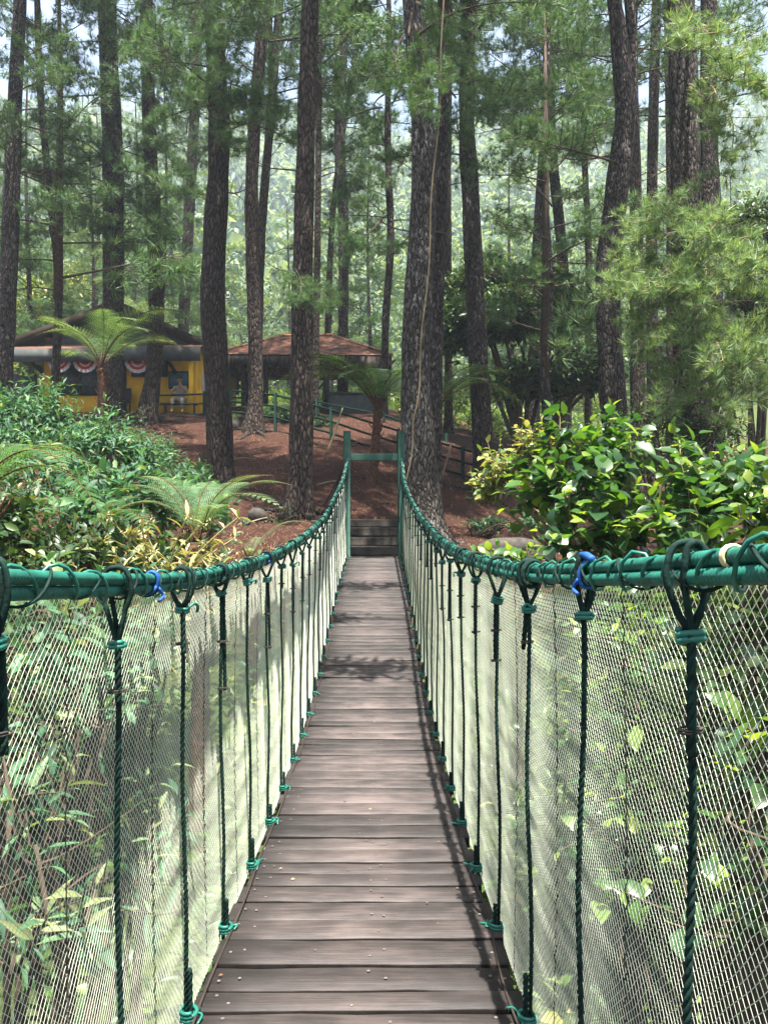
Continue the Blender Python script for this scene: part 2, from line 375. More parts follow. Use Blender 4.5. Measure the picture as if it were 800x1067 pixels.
M['gap_shade'] = plain('painted_gap_shade', (.012, .010, .009), .9, .1, .4, 20)  # near-black plank sides: the shade in the gaps is painted into this colour
def soil_mat():
    m, N, L, b = new_mat('red_soil')
    tc = N.new('ShaderNodeTexCoord')
    def nz(s, d=8, ro=.65):
        n = N.new('ShaderNodeTexNoise'); n.inputs['Scale'].default_value = s; n.inputs['Detail'].default_value = d; n.inputs['Roughness'].default_value = ro
        L.new(tc.outputs['Object'], n.inputs['Vector']); return n
    a = nz(1.9, 10, .75); c = nz(22, 8, .75)
    r = N.new('ShaderNodeValToRGB'); e = r.color_ramp.elements; e[0].position = .3; e[0].color = (.012, .006, .0045, 1); e[1].position = .76; e[1].color = (.115, .047, .029, 1)
    x = e.new(.5); x.color = (.044, .019, .0125, 1)
    mm = N.new('ShaderNodeMath'); mm.operation = 'MULTIPLY_ADD'; mm.inputs[1].default_value = .5; L.new(a.outputs[0], mm.inputs[0])
    m2 = N.new('ShaderNodeMath'); m2.operation = 'MULTIPLY'; m2.inputs[1].default_value = .5; L.new(c.outputs[0], m2.inputs[0]); L.new(m2.outputs[0], mm.inputs[2]); L.new(mm.outputs[0], r.inputs[0])
    # grown-over green away from the trodden bank: beyond 36 m and in the gorge
    sx = N.new('ShaderNodeSeparateXYZ'); L.new(tc.outputs['Object'], sx.inputs[0])
    r1 = N.new('ShaderNodeMapRange'); r1.inputs[1].default_value = 34; r1.inputs[2].default_value = 40; L.new(sx.outputs[1], r1.inputs[0])
    r2 = N.new('ShaderNodeMapRange'); r2.inputs[1].default_value = -1.2; r2.inputs[2].default_value = -2.4; L.new(sx.outputs[2], r2.inputs[0])
    mxx = N.new('ShaderNodeMath'); mxx.operation = 'MAXIMUM'; L.new(r1.outputs[0], mxx.inputs[0]); L.new(r2.outputs[0], mxx.inputs[1])
    gr = N.new('ShaderNodeValToRGB'); gr.color_ramp.elements[0].position = .35; gr.color_ramp.elements[0].color = (.03, .045, .016, 1); gr.color_ramp.elements[1].position = .7; gr.color_ramp.elements[1].color = (.10, .13, .04, 1); L.new(c.outputs[0], gr.inputs[0])
    mx = N.new('ShaderNodeMix'); mx.data_type = 'RGBA'; L.new(mxx.outputs[0], mx.inputs[0]); L.new(r.outputs[0], mx.inputs[6]); L.new(gr.outputs[0], mx.inputs[7])
    L.new(mx.outputs[2], b.inputs['Base Color']); b.inputs['Roughness'].default_value = .95; b.inputs['Specular IOR Level'].default_value = .15
    bp = N.new('ShaderNodeBump'); bp.inputs['Strength'].default_value = .9; bp.inputs['Distance'].default_value = .05; L.new(c.outputs[0], bp.inputs['Height']); L.new(bp.outputs[0], b.inputs['Normal'])
    return m
M['soil'] = soil_mat()
def tile_mat():
    m, N, L, b = new_mat('clay_tiles')
    tc = N.new('ShaderNodeTexCoord'); nz = N.new('ShaderNodeTexNoise'); nz.inputs['Scale'].default_value = 3; nz.inputs['Detail'].default_value = 6; L.new(tc.outputs['Object'], nz.inputs['Vector'])
    r = N.new('ShaderNodeValToRGB'); e = r.color_ramp.elements; e[0].position = .35; e[0].color = (.05, .028, .02, 1); e[1].position = .70; e[1].color = (.36, .155, .085, 1)
    L.new(nz.outputs[0], r.inputs[0]); L.new(r.outputs[0], b.inputs['Base Color']); b.inputs['Roughness'].default_value = .85
    return m
M['tile'] = tile_mat()
# ------------------------------------------------------------------ ground
_HY = [-60, -12, -6.4, -5.2, -3.5, -1, 2, 6, 9, 11.2, 12.6, 13.3, 14, 15.3, 17, 20, 23, 26, 28.5, 33, 40, 55, 75, 120, 250, 420]
_HZ = [1.5, -.2, -.8, -1.6, -2.9, -3.4, -3.6, -3.5, -3.0, -2.0, -1.15, -.75, -.5, -.15, .35, 1.35, 2.35, 3.2, 3.5, 4.45, 5.6, 7.0, 12, 27, 100, 186]
def H(x, y, fine=True):
    x = np.asarray(x, float); y = np.asarray(y, float)
    z = np.interp(y, _HY, _HZ)
    side = np.clip(np.abs(x) - 1.6, 0, 9)
    k = np.clip((y + 6) / 3, 0, 1) * np.clip((12.5 - y) / 3.5, 0, 1)
    z = z + k * np.where(x < 0, .36, .30) * side
    far = np.clip((y - 13) / 3, 0, 1) * np.clip((60 - y) / 25, 0, 1)
    z = z - far * .20 * np.clip(x, 0, 9) + far * .012 * np.clip(-x, 0, 12)
    z = z + .0009 * np.clip(np.abs(x) - 12, 0, 60) ** 2
    q = np.stack([x, y, 0 * x], -1)
    amp = .10 + np.clip((y - 34) / 40, 0, 1) * 1.6
    z = z + amp * wob(q, 2.6 + 0 * 1) * np.clip(np.hypot(x, (y - 13.5) / 1.6) - .7, 0, 1) + np.clip((y - 45) / 30, 0, 1) * 3.5 * wob(q, 17, 4, 9) + np.clip((y - 90) / 100, 0, 1) * 12 * wob(q, 60, 3, 15)
    if fine: z = z + .035 * wob(q, .45, 6, 20) * np.clip(np.hypot(x, (y - 13.8) / 1.8) - .55, 0, 1)
    # bed of the steps
    st = (np.abs(x) < .62) & (y > 13.1) & (y < 15.3)
    z = np.where(st, np.minimum(z, np.interp(y, [13.1, 13.6, 15.0, 15.3], [-1.2, -1.1, -.42, -.3])), z)
    return z
def axis(lo, hi, fine_lo, fine_hi, d):
    a = list(np.arange(fine_lo, fine_hi + 1e-6, d)); s = d
    while a[-1] < hi: s *= 1.09; a.append(min(hi, a[-1] + s))
    s = d
    while a[0] > lo: s *= 1.09; a.insert(0, max(lo, a[0] - s))
    return np.array(a)
gx = axis(-330, 330, -12, 9, .16); gy = axis(-55, 430, -6, 30, .16)
X, Y = np.meshgrid(gx, gy); Z = H(X, Y)
mb = MB(); n = len(gx)
i = (np.arange(len(gy) - 1)[:, None] * n + np.arange(n - 1)[None])
mb.add(np.stack([X, Y, Z], -1), np.stack([i, i + 1, i + n + 1, i + n], -1).reshape(-1, 4))
kind(mb.build('ground', M['soil'], smooth=True), 'structure')

def on_ground(px, d):
    x = P(px, 0, d)[0]; return np.array([x, d, float(H(x, d))])

# ------------------------------------------------------------------ the footbridge
def smooth_curve(ys, zs):
    t = np.linspace(ys[0] - 3, ys[-1] + 3, 600)
    dz = np.interp(t, ys, zs)
    lo = t < ys[0]; dz[lo] = zs[0] + (t[lo] - ys[0]) * (zs[1] - zs[0]) / (ys[1] - ys[0])
    hi = t > ys[-1]; dz[hi] = zs[-1] + (t[hi] - ys[-1]) * (zs[-1] - zs[-2]) / (ys[-1] - ys[-2])
    k = np.hanning(41); k /= k.sum()
    for _ in range(2): dz = np.convolve(np.pad(dz, 20, 'edge'), k, 'valid')
    return lambda y: np.interp(y, t, dz)
zd = smooth_curve([-6, -2, 0, 2.06, 3.2, 4.2, 5.3, 6.4, 7.8, 9.9, 13.45], [-.72, -.98, -1.2, -1.385, -1.47, -1.53, -1.55, -1.51, -1.36, -1.07, -.80])
zr = smooth_curve([-6, -4, -2, 0, .9, 2.06, 3.0, 3.8, 5.2, 6.2, 7.6, 9.5, 11.8, 13.45], [1.15, .70, .33, .03, -.065, -.175, -.205, -.21, -.185, -.13, -.07, .15, .48, .92])
W2 = .452                       # half the width of the deck
Y0, Y1 = -5.9, 13.42
bridge = thing('suspension_footbridge', 'narrow plank footbridge hung on green cables with pale net sides and a green portal', 'footbridge', (0, 13.4, -.82))
# deck
mb = MB(); y = Y0; g = np.random.default_rng(5); nails = MB()
while y < Y1 - .05:
    d = g.choice([.112, .125, .14, .152, .168]) + g.uniform(-.004, .004); d = min(d, Y1 - y)
    gap = g.choice([.008, .012, .020], p=[.4, .4, .2]); t = g.uniform(0, 1)
    a, b = y + gap / 2, y + d - gap / 2
    xl, xr = -W2 + g.uniform(-.025, .012), W2 + g.uniform(-.012, .025)
    tw, hz = g.uniform(-.005, .005), g.uniform(-.004, .004)
    xs = np.linspace(xl, xr, 7); wav = g.normal(size=(2, 7)) * .0022
    top = []; e = .004
    for yy, wv, inner in ((a, wav[0], 1), (b, wav[1], -1)):
        zz = float(zd(yy)) + hz + tw * xs / W2
        top.append(np.stack([xs, np.full(7, yy) + wv, zz - e], -1)); top.append(np.stack([xs, np.full(7, yy) + wv + inner * e, zz], -1))
    A0, A1, B0, B1 = top[0], top[1], top[2], top[3]
    low = np.array([0, 0, -.045])
    rows = np.stack([A0 + low, A0, A1, B1, B0, B0 + low]).reshape(-1, 3)
    f = []
    for r_ in range(5):
        for c in range(6): f.append([r_ * 7 + c, r_ * 7 + c + 1, (r_ + 1) * 7 + c + 1, (r_ + 1) * 7 + c])
    for c in range(6): f.append([35 + c, 35 + c + 1, c + 1, c])
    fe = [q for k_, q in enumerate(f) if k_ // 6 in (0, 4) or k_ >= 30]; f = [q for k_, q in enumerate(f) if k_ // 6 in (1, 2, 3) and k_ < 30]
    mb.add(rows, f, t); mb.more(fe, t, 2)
    mb.more([[0, 7, 28, 35], [7, 14, 21, 28], [41, 34, 13, 6], [34, 27, 20, 13]], t)
    for xc in (-.40, .05, .40):
        for q in (-.018, .03):
            p = np.array([xc + q + g.normal() * .008, (a + b) / 2 + g.normal() * .02, 0]); p[2] = float(zd(p[1])) + .003
            th = np.arange(6) * np.pi / 3
            nails.add(p + np.stack([.0055 * np.cos(th), .0055 * np.sin(th), 0 * th], -1), [[0, 1, 2, 3], [0, 3, 4, 5]], 0, 1)
    y += d
mb.join(nails); mb.build('plank_deck', [M['planks'], plain('nail_steel', (.10, .085, .08), .5, .5, .3, 60), M['gap_shade']], bridge)
bits = MB(); nb = 130
o = np.stack([g.uniform(-.43, .43, nb), g.uniform(.5, 13, nb) ** 1.0, np.zeros(nb)], -1); o[:, 2] = zd(o[:, 1]) + .006
place(bits, *DIAM, o, np.concatenate([g.normal(size=(nb, 2)), np.zeros((nb, 1))], 1), np.array([0, 0, 1.]) + g.normal(size=(nb, 3)) * .25, g.uniform(.006, .020, nb), g.uniform(.6, 1, nb))
kind(bits.build('fallen_leaf_bits', M['litter']), 'stuff')
# stringers and side ropes of the deck
for s in (-1, 1):
    yy = np.linspace(Y0, Y1, 80)
    mb = MB(); tube(mb, np.stack([np.full(80, s * .36), yy, zd(yy) - .055], -1), .02, 6); mb.build('deck_cable', M['green_rope'], bridge)
    mb = MB(); yy = np.linspace(Y0, Y1, 260)
    tube(mb, np.stack([s * (W2 - .008 + .018 * np.abs(np.sin(yy * 3.1 + s)) ** 2 * (1 if s > 0 else .6) * -1), yy, zd(yy) + .008 + .005 * np.sin(yy * 7)], -1), .004, 6)
    mb.build('edge_rope', M['dark_wood'], bridge, smooth=True)

def zrs(s, y): return zr(y) - (.022 * np.clip((8 - np.asarray(y)) / 4, 0, 1) if s < 0 else 0)
def rail_x(s, y): return s * (.470 + .012 * np.sin(np.asarray(y) * .9 + s))
HANG = 1.04 + .53 * np.arange(-6, 24)
# two ribbed cables on each side, wound with thin cord
for s in (-1, 1):
    for c, (dx, dz) in enumerate(((0.004, .0117), (-.003, -.0117))):
        yy = np.concatenate([np.linspace(Y0, .3, 60)[:-1], np.arange(.3, 4.2, .0024), np.arange(4.2, 7, .02), np.linspace(7, Y1 + .0, 50)])
        p = np.stack([rail_x(s, yy) + dx, yy, zrs(s, yy) + dz], -1)
        sides = 10; th = np.arange(sides) * 2 * np.pi / sides
        k = np.clip((4.6 - yy) / .8, 0, 1)[:, None]
        rad = 1 + .075 * k * np.sin(yy[:, None] * 2 * np.pi / .0105 + th[None] * (1 if c else -1))
        mb = MB(); tube(mb, p, .0113, sides, rad=rad)
        mb.build('rail_cable', M['green_cable'], bridge, smooth=True)
    mb = MB(); ph = 0; yy = np.arange(Y0, Y1, .012)
    pitch = .115 + .035 * np.sin(yy * 2.3 + s)
    a = np.cumsum(.012 / pitch) * 2 * np.pi * s
    rr = .0175 + .004 * np.sin(yy * 31)
    p = np.stack([rail_x(s, yy) + rr * np.cos(a), yy, zrs(s, yy) + rr * 1.62 * np.sin(a)], -1)
    tube(mb, p, .0033, 5); mb.build('rail_lashing', M['green_cord'], bridge, smooth=True)
    # frayed second winding, loose in places
    mb = MB(); yy = np.arange(Y0, Y1, .012); a = np.cumsum(.012 / (.19 + .05 * np.sin(yy * 1.7))) * 2 * np.pi * -s
    rr = .0185 + .003 * np.sin(yy * 11 + 2)
    tube(mb, np.stack([rail_x(s, yy) + rr * np.cos(a), yy, zrs(s, yy) + rr * 1.5 * np.sin(a)], -1), .0028, 4); mb.build('loose_lashing', M['green_rope'], bridge, smooth=True)

def rope3(mb, p, r, tint=.5, fine=True):
    """three twisted strands along p"""
    if not fine: tube(mb, p, r, 6, tint); return
    L = np.concatenate([[0], np.cumsum(np.linalg.norm(np.diff(p, axis=0), axis=1))])
    n = max(8, int(L[-1] / .0065)); u = np.linspace(0, L[-1], n)
    q = np.stack([np.interp(u, L, p[:, k]) for k in range(3)], -1); t, a, b = frames(q)
    for k in range(3):
        ang = u / .052 * 2 * np.pi + k * 2.0944
        tube(mb, q + r * .5 * (np.cos(ang)[:, None] * a + np.sin(ang)[:, None] * b), r * .56, 5, tint)
def coil(mb, c, ax, r1, r2, turns, pitch, r, z0=0):
    """a few turns of rope round axis ax"""
    t = np.linspace(0, turns * 2 * np.pi, int(turns * 14)); ax = nrm(ax); u = nrm(np.cross(ax, [0.3, .2, 1])); v = np.cross(ax, u)
    p = c + np.outer(np.cos(t) * r1, u) + np.outer(np.sin(t) * r2, v) + np.outer((t / (2 * np.pi) - turns / 2) * pitch, ax)
    tube(mb, p, r, 6)
hg = np.random.default_rng(21)
for s in (-1, 1):
    for y in HANG:
        if y > Y1 - .1 or y < Y0: continue
        fine = y < 5.4
        y = y + hg.uniform(-.02, .02) if abs(y) > 3 else y
        zt, zb = float(zrs(s, y)), float(zd(y)); x = float(rail_x(s, y)); xb = s * (W2 + .018)
        yspl = .030 + hg.uniform(-.006, .01); drop = hg.uniform(.058, .118)
        bz = zt - drop; lean = hg.uniform(-.008, .008)
        fork = np.array([x - s * .002, y + lean, bz])
        mb = MB(); n = 24; t = np.linspace(0, 1, n)[:, None]
        end = np.array([xb, y + hg.uniform(-.012, .012), zb - .03])
        pts = fork * (1 - t) + end * t + np.stack([.006 * np.sin(t[:, 0] * 7 + y), .007 * np.sin(t[:, 0] * 5 + y * 3), 0 * t[:, 0]], -1) * np.sin(t * np.pi)
        rope3(mb, pts, .0061, fine=fine)
        h = mb.build('hanger_rope', M['green_rope'], bridge, smooth=True)
        # the loop over the cables: a leg on either side, meeting in the binding
        mb = MB()
        for q in (-1, 1):
            jx = hg.uniform(.014, .034); jy = q * .010 + hg.uniform(-.004, .004)
            pa = np.array([fork + [0, q * .006, .0], [x - jx * .62, y + jy, zt - .052], [x - jx, y + jy, zt - .012], [x - jx * .72, y + jy * 1.1, zt + .026], [x, y + jy * 1.1, zt + .036], [x + jx * .72, y + jy, zt + .026], [x + jx, y + jy, zt - .012], [x + jx * .6, y + jy, zt - .052], fork + [0, q * .006, 0]])
            pp = spline(pa, 46); tube(mb, pp, .0052 if fine else .0064, 6)
        if hg.random() < .55 and y > 1.3: coil(mb, np.array([x, y - yspl, zt]), [0, 1, 0], .026, .036, 2.2, .014, .0062)
        mb.build('rope_loop', M['green_rope'], h, smooth=True)
        mb = MB()
        coil(mb, fork + [0, 0, -.004], nrm([hg.normal() * .25, hg.normal() * .25, 1]), .017, .015, hg.choice([1.6, 2.2, 3]), .008, .0052)
        k = hg.uniform(0, 6.28); e = fork + np.array([np.cos(k) * .02, np.sin(k) * .02, 0])
        if hg.random() < .55: tube(mb, spline([e, e + [-s * .012, .02 * np.cos(k), hg.uniform(-.01, .014)], e + [-s * .02, .030 * np.cos(k), .004], e + [-s * .018, .035 * np.cos(k), -.014]], 10), .0045, 5)
        mb.build('binding', M['green_cord'] if hg.random() < .5 else M['green_cable'], h, smooth=True)
        tl = hg.choice([0, .12, .22, .30, .34], p=[.12, .18, .3, .25, .15])
        if y < 1.2 and y > .9: tl = .16
        if tl:
            mb = MB(); dd = np.array([-s * .006, .017 * hg.choice([-1, 1]), 0]); t = np.linspace(0, 1, 8)[:, None]
            a0 = fork + dd * .8; a1 = fork + (end - fork) * tl / (fork[2] - end[2]) + dd * hg.uniform(.8, 1.7)
            rope3(mb, a0 * (1 - t) + a1 * t, .0070, fine=fine); mb.build('doubled_tail', M['green_rope'], h, smooth=True)
            for q in ((.5, .97) if tl > .2 else (.8,)):
                mb = MB(); c = fork + (end - fork) * (tl * q) / (fork[2] - end[2]) + dd * .55; coil(mb, c, [0, 0, 1], .0125, .020, 1.6, .004, .0018)
                mb.build('tie_wire', M['stone'], h, smooth=True)
        # foot of the hanger: doubled end and lashing at the plank edge
        mb = MB(); fl = hg.uniform(.09, .15); dd = np.array([-s * .014, -.012, 0]); t = np.linspace(0, 1, 8)[:, None]
        b0 = np.array([xb, end[1], zb]); b1 = b0 + (fork - end) * fl / (fork[2] - end[2])
        rope3(mb, (b0 + dd) * (1 - t) + (b1 + dd) * t, .0078, fine=fine)
        mb.build('doubled_foot', M['green_rope'], h, smooth=True)
        mb = MB(); coil(mb, b0 + [-s * .008, -.006, .012], [0, 0, 1], .025, .022, 2.5, .010, .0055)
        for q in range(2):
            e = b0 + [-s * .02, 0, .01]; tube(mb, spline([e, e + [-s * hg.uniform(.005, .03), hg.uniform(-.04, .04), .004], e + [-s * hg.uniform(.01, .04), hg.uniform(-.05, .05), -.004]], 8), .0036, 5)
        mb.build('foot_lashing', M['green_cord'], h, smooth=True)
# nets
def net(s):
    mb = MB(); g = np.random.default_rng(31 + s)
    S = .0200; nseg = 20; v = np.linspace(0, 1, nseg + 1)
    for fam in (-1, 1):
        u0 = np.arange(Y0 - .7, Y1 + .7, S); n = len(u0)
        hgt = 1.28
        U = u0[:, None] + fam * (v[None] * hgt * .98) + .004 * np.sin(v[None] * 61 + u0[:, None] * 3) 
        U = U + .006 * np.sin(U * 1.9 + 4 * v[None])
        zb = zd(U) - .035; zt = zrs(s, U) - .012
        Z = zb + (zt - zb) * v[None]
        bul = .004 * np.sin(np.pi * v)[None] * (1 + .9 * np.sin(U * 2 * np.pi / .53)) + -0.0 + .0025 * wob(np.stack([U * 1.0, Z * .6, 0 * U], -1), .5, 3, 4) * np.sin(np.pi * v)[None]
        xb = s * (W2 + .028); X = xb + (rail_x(s, U) + s * .036 - xb) * v[None] + s * bul + fam * .0009
        p = np.stack([X, U, Z], -1)
        r = .00064
        offs = np.array([[1, 0, 0], [-.5, .87 * .8, .5], [-.5, -.87 * .8, -.5]]) * r
        vv = (p[:, :, None] + offs[None, None])            # n, seg+1, 3
        base = (np.arange(n)[:, None, None] * (nseg + 1) + np.arange(nseg)[None, :, None]) * 3
        j = np.arange(3)[None, None]; j2 = (j + 1) % 3
        f = np.stack([base + j, base + j2, base + 3 + j2, base + 3 + j], -1)
        mid = (U[:, :-1] + U[:, 1:]) / 2
        ok = (mid > Y0) & (mid < Y1 - .06)
        f = f[ok].reshape(-1, 4)
        mb.add(vv.reshape(-1, 3), f)
    o = mb.build('safety_net', M['net'], bridge)
    for y in HANG:      # laced seams between the net widths
        if not (Y0 + .3 < y < 12.6) or g.random() < .25: continue
        mb2 = MB(); yy = y + .30 + g.uniform(-.03, .03); t = np.linspace(0, 1, 60)
        zb = zd(yy) - .03; zt = zrs(s, yy) - .02
        p = np.stack([s * (W2 + .028 + .012 * np.sin(np.pi * t)) + .003 * np.sin(t * 190), yy + .004 * np.cos(t * 190) + .01 * np.sin(t * 5), zb + (zt - zb) * t], -1)
        tube(mb2, p, .0013, 3); mb2.build('net_seam', M['stone'], o)
net(-1); net(1)
# blue ties and a bit of cream tape on the rails
for s, px, d in ((-1, 168, 1.80), (-1, 283, 3.7), (1, 598, 1.54)):
    y = d; mb = MB(); c = np.array([float(rail_x(s, y)), y, float(zrs(s, y))])
    coil(mb, c, [0, 1, 0], .018, .029, 3, .006, .0036)
    e = c + [-s * .02, 0, -.01]; tube(mb, spline([e, e + [-s * .008, .012, -.02], e + [-s * .004, -.01, -.03]], 8), .0042, 6)
    if s > 0: tube(mb, spline([c + [0, -.03, .03], c + [-.005, .0, .037], c + [0, .05, .034]], 8), .008, 6)
    mb.build('blue_tie', M['blue_tape'], bridge, smooth=True)
mb = MB(); c = np.array([float(rail_x(1, .93)) + .004, .93, float(zr(.93)) + .0117]); coil(mb, c, [0, 1, 0], .0142, .0142, 3, .0035, .0022); mb.build('cream_tape', M['cream'], bridge, smooth=True)
# portal
for s in (-1, 1):
    mb = MB(); box(mb, (s * .475 - .062, 13.43, -.98), (s * .475 + .062, 13.55, 1.42), bev=.008)
    p = mb.build('portal_post', M['green_paint'], bridge)
    mb = MB(); box(mb, (s * .475 - .10, 13.40, -1.0), (s * .475 + .10, 13.60, -.78), bev=.01); mb.build('post_base', M['concrete'], p)
mb = MB(); box(mb, (-.412, 13.45, .90), (.412, 13.53, 1.03), bev=.006); mb.build('portal_crossbar', M['green_paint'], bridge)
for s in (-1, 1):
    for k in range(2):
        mb = MB(); t = np.linspace(0, 1, 12)[:, None]
        tube(mb, np.array([s * .475, 13.56, .95 - .05 * k]) * (1 - t) + np.array([s * (1.0 + .1 * k), 16.4, float(H(s * 1.0, 16.4)) - .1]) * t, .014, 6)
        mb.build('anchor_cable', M['green_rope'], bridge)
# posts at the near end, behind the camera
for s in (-1, 1):
    mb = MB(); box(mb, (s * .475 - .062, -6.05, -1.4), (s * .475 + .062, -5.93, 1.6), bev=.008); mb.build('portal_post', M['green_paint'], bridge)

# ------------------------------------------------------------------ steps up the far bank
st = thing('stone_steps', 'mossy stone steps climbing the red bank just past the green portal', 'steps', (0, 14.2, -.8))
for k in range(5):
    mb = MB(); z = -.80 + .165 * k; y = 13.56 + .30 * k
    box(mb, (-.50 - .02 * (k % 2), y, z - .16), (.50 + .03 * (k % 3), y + .36, z + .012 * (k % 2)), bev=.025)
    o = mb.build('step', M['concrete'], st)
mb = MB(); box(mb, (-.62, 13.44, -1.02), (.62, 13.58, -.845), bev=.01); mb.build('landing', M['concrete'], st)
lw = thing('low_wall', 'low mossy stone wall beside the left of the steps', 'wall', (-1.1, 14.6, -.5))
for k in range(2):
    mb = MB(); x = -1.12 + .25 * k; box(mb, (x, 14.0, -.95), (x + .235, 14.3, -.22 + .015 * (k % 3)), bev=.025); mb.build('stone_block', M['concrete'], lw)
mb = MB(); box(mb, (-1.16, 13.97, -.205), (-.62, 14.34, -.15), bev=.015); mb.build('coping', M['concrete'], lw)
# ------------------------------------------------------------------ the yellow hut
hx0, hx1, hy0, hy1, hz0, hz1 = -11.9, -6.45, 27.6, 35.5, 3.1, 6.0
hut = thing('yellow_hut', 'yellow walled hut with dark gable roof and grey eave board among the pines', 'hut', ((hx0 + hx1) / 2, 30, 3.6))
mb = MB(); box(mb, (hx0, hy0, hz0), (hx1, hy0 + .14, hz1)); mb.build('front_wall', M['yellow'], hut)
mb = MB(); box(mb, (hx1 - .14, hy0 + .143, hz0), (hx1, hy1, hz1 + .3)); mb.build('side_wall', M['yellow'], hut)
mb = MB(); box(mb, (hx0, hy0 + .143, hz0), (hx0 + .14, hy1, hz1 + .3)); mb.build('side_wall', M['yellow'], hut)
mb = MB(); box(mb, (hx0 + .14, hy1 - .14, hz0), (hx1 - .14, hy1 - .003, hz1)); mb.build('back_wall', M['yellow'], hut)
pk = np.array([-9.25, 27.3, 7.45]); le = np.array([-13.2, 27.3, 5.98]); re = np.array([-6.05, 27.3, 5.98])
back = np.array([0, 8.6, 0])
rf = MB(); slab(rf, [le, pk, pk + back, le + back][::-1], .10); slab(rf, [pk, re, re + back, pk + back][::-1], .10)
rf = rf.build('roof', M['dark_green'], hut)
mb = MB(); prism(mb, le + [-.05, -.05, -.10], pk + [0, -.05, -.10], .06, .28); prism(mb, pk + [0, -.052, -.10], re + [.05, -.05, -.10], .06, .28); mb.build('bargeboard', M['dark_green'], rf)
mb = MB(); v = [(-12.2, 27.62, hz1), (-6.6, 27.62, hz1), (-9.25, 27.62, 7.25)]; mb.add(v + [(a, b + .1, c) for a, b, c in v], [[0, 1, 2], [5, 4, 3]]); mb.build('gable_panel', M['grey_board'], hut)
# sloping eave sheet along the front
mb = MB(); slab(mb, [(-13.15, 26.55, 5.62), (-6.1, 26.55, 5.70), (-6.1, 27.6, 6.05), (-13.15, 27.6, 5.97)], .05)
aw = mb.build('eave_sheet', M['rust'], hut)
mb = MB(); box(mb, (-13.2, 26.48, 5.18), (-9.3, 26.53, 5.63)); box(mb, (-9.297, 26.48, 5.22), (-6.05, 26.53, 5.70)); mb.build('eave_board', M['grey_board'], aw)
# window with a patterned curtain modelled on the pane
wn = MB(); box(wn, (-11.35, 27.50, 4.18), (-9.75, 27.59, 5.42)); wn = wn.build('window', M['dark_wood'], hut)
mb = MB(); box(mb, (-11.25, 27.47, 4.28), (-10.56, 27.498, 5.32)); box(mb, (-10.52, 27.47, 4.28), (-9.85, 27.498, 5.32)); g = np.random.default_rng(8)
for k in range(90):
    c = np.array([g.uniform(-11.2, -9.9), 27.466, g.uniform(4.5, 5.05)]); th = np.arange(6) / 6 * 6.28 + g.uniform(0, 1)
    r = g.uniform(.02, .05); mb.add(c + np.stack([r * np.cos(th), 0 * th - k * 1e-5, r * np.sin(th)], -1), [[0, 1, 2, 3], [0, 3, 4, 5]], .5, 1)
mb.build('pane', [M['darkboard'], M['grey_board']], wn)
dr = MB(); box(dr, (-9.70, 27.52, 3.3), (-8.95, 27.597, 5.45)); dr = dr.build('door', M['dark_wood'], hut)
mb = MB(); box(mb, (-9.06, 27.47, 4.3), (-9.02, 27.52, 4.42), bev=.01); mb.build('handle', M['stone'], dr)
# corner post and brace under the eave
mb = MB(); box(mb, (hx1 - .02, 26.62, 3.3), (hx1 + .10, 26.74, 5.6)); mb.build('corner_post', M['yellow'], hut)
mb = MB(); prism(mb, (-7.15, 27.58, 4.95), (-7.35, 26.6, 5.55), .09, .09); mb.build('brace', M['dark_wood'], hut)
mb = MB(); prism(mb, (-11.95, 27.55, 5.0), (-12.2, 26.6, 5.5), .09, .09); mb.build('brace', M['dark_wood'], hut)
mb = MB(); box(mb, (hx0 + .1, 27.45, 3.2), (hx1, 27.597, 3.55)); mb.build('plinth', M['concrete'], hut)
# boards on the front
def board(name, label, x0, x1, z0, z1, mat, writing=0):
    t = thing(name, label, 'board', ((x0 + x1) / 2, 27.56, z0))
    mb = MB(); box(mb, (x0, 27.53, z0), (x1, 27.585, z1)); mb.build('frame', M['dark_wood'], t)
    mb = MB(); box(mb, (x0 + .06, 27.50, z0 + .06), (x1 - .06, 27.528, z1 - .06)); mb.build('panel', mat, t)
    if writing:
        mb = MB(); g = np.random.default_rng(writing)
        for r_ in range(6):
            x = x0 + .16; z = z1 - .17 - r_ * .09
            while x < x1 - .25 and z > z0 + .1:
                q = g.uniform(.03, .11); box(mb, (x, 27.494, z), (x + q, 27.498, z + g.uniform(.015, .03))); x += q + g.uniform(.03, .09)
        mb.build('chalk_marks', M['stone'], t)
board('notice_board', 'dark framed notice board under the eave, half behind a trunk', -8.75, -7.45, 4.85, 5.62, M['darkboard'], 4)
board('chalk_board', 'small blue-green board low beside the hut corner, above the seated man', -7.42, -6.68, 4.42, 5.05, M['blueboard'], 9)
t = thing('paper_notice', 'white paper notice stuck on the yellow side wall', 'notice', (hx1 + .01, 29.0, 4.5)); mb = MB(); box(mb, (hx1 + .004, 28.5, 4.3), (hx1 + .016, 29.5, 5.15)); mb.build('sheet', M['white'], t)
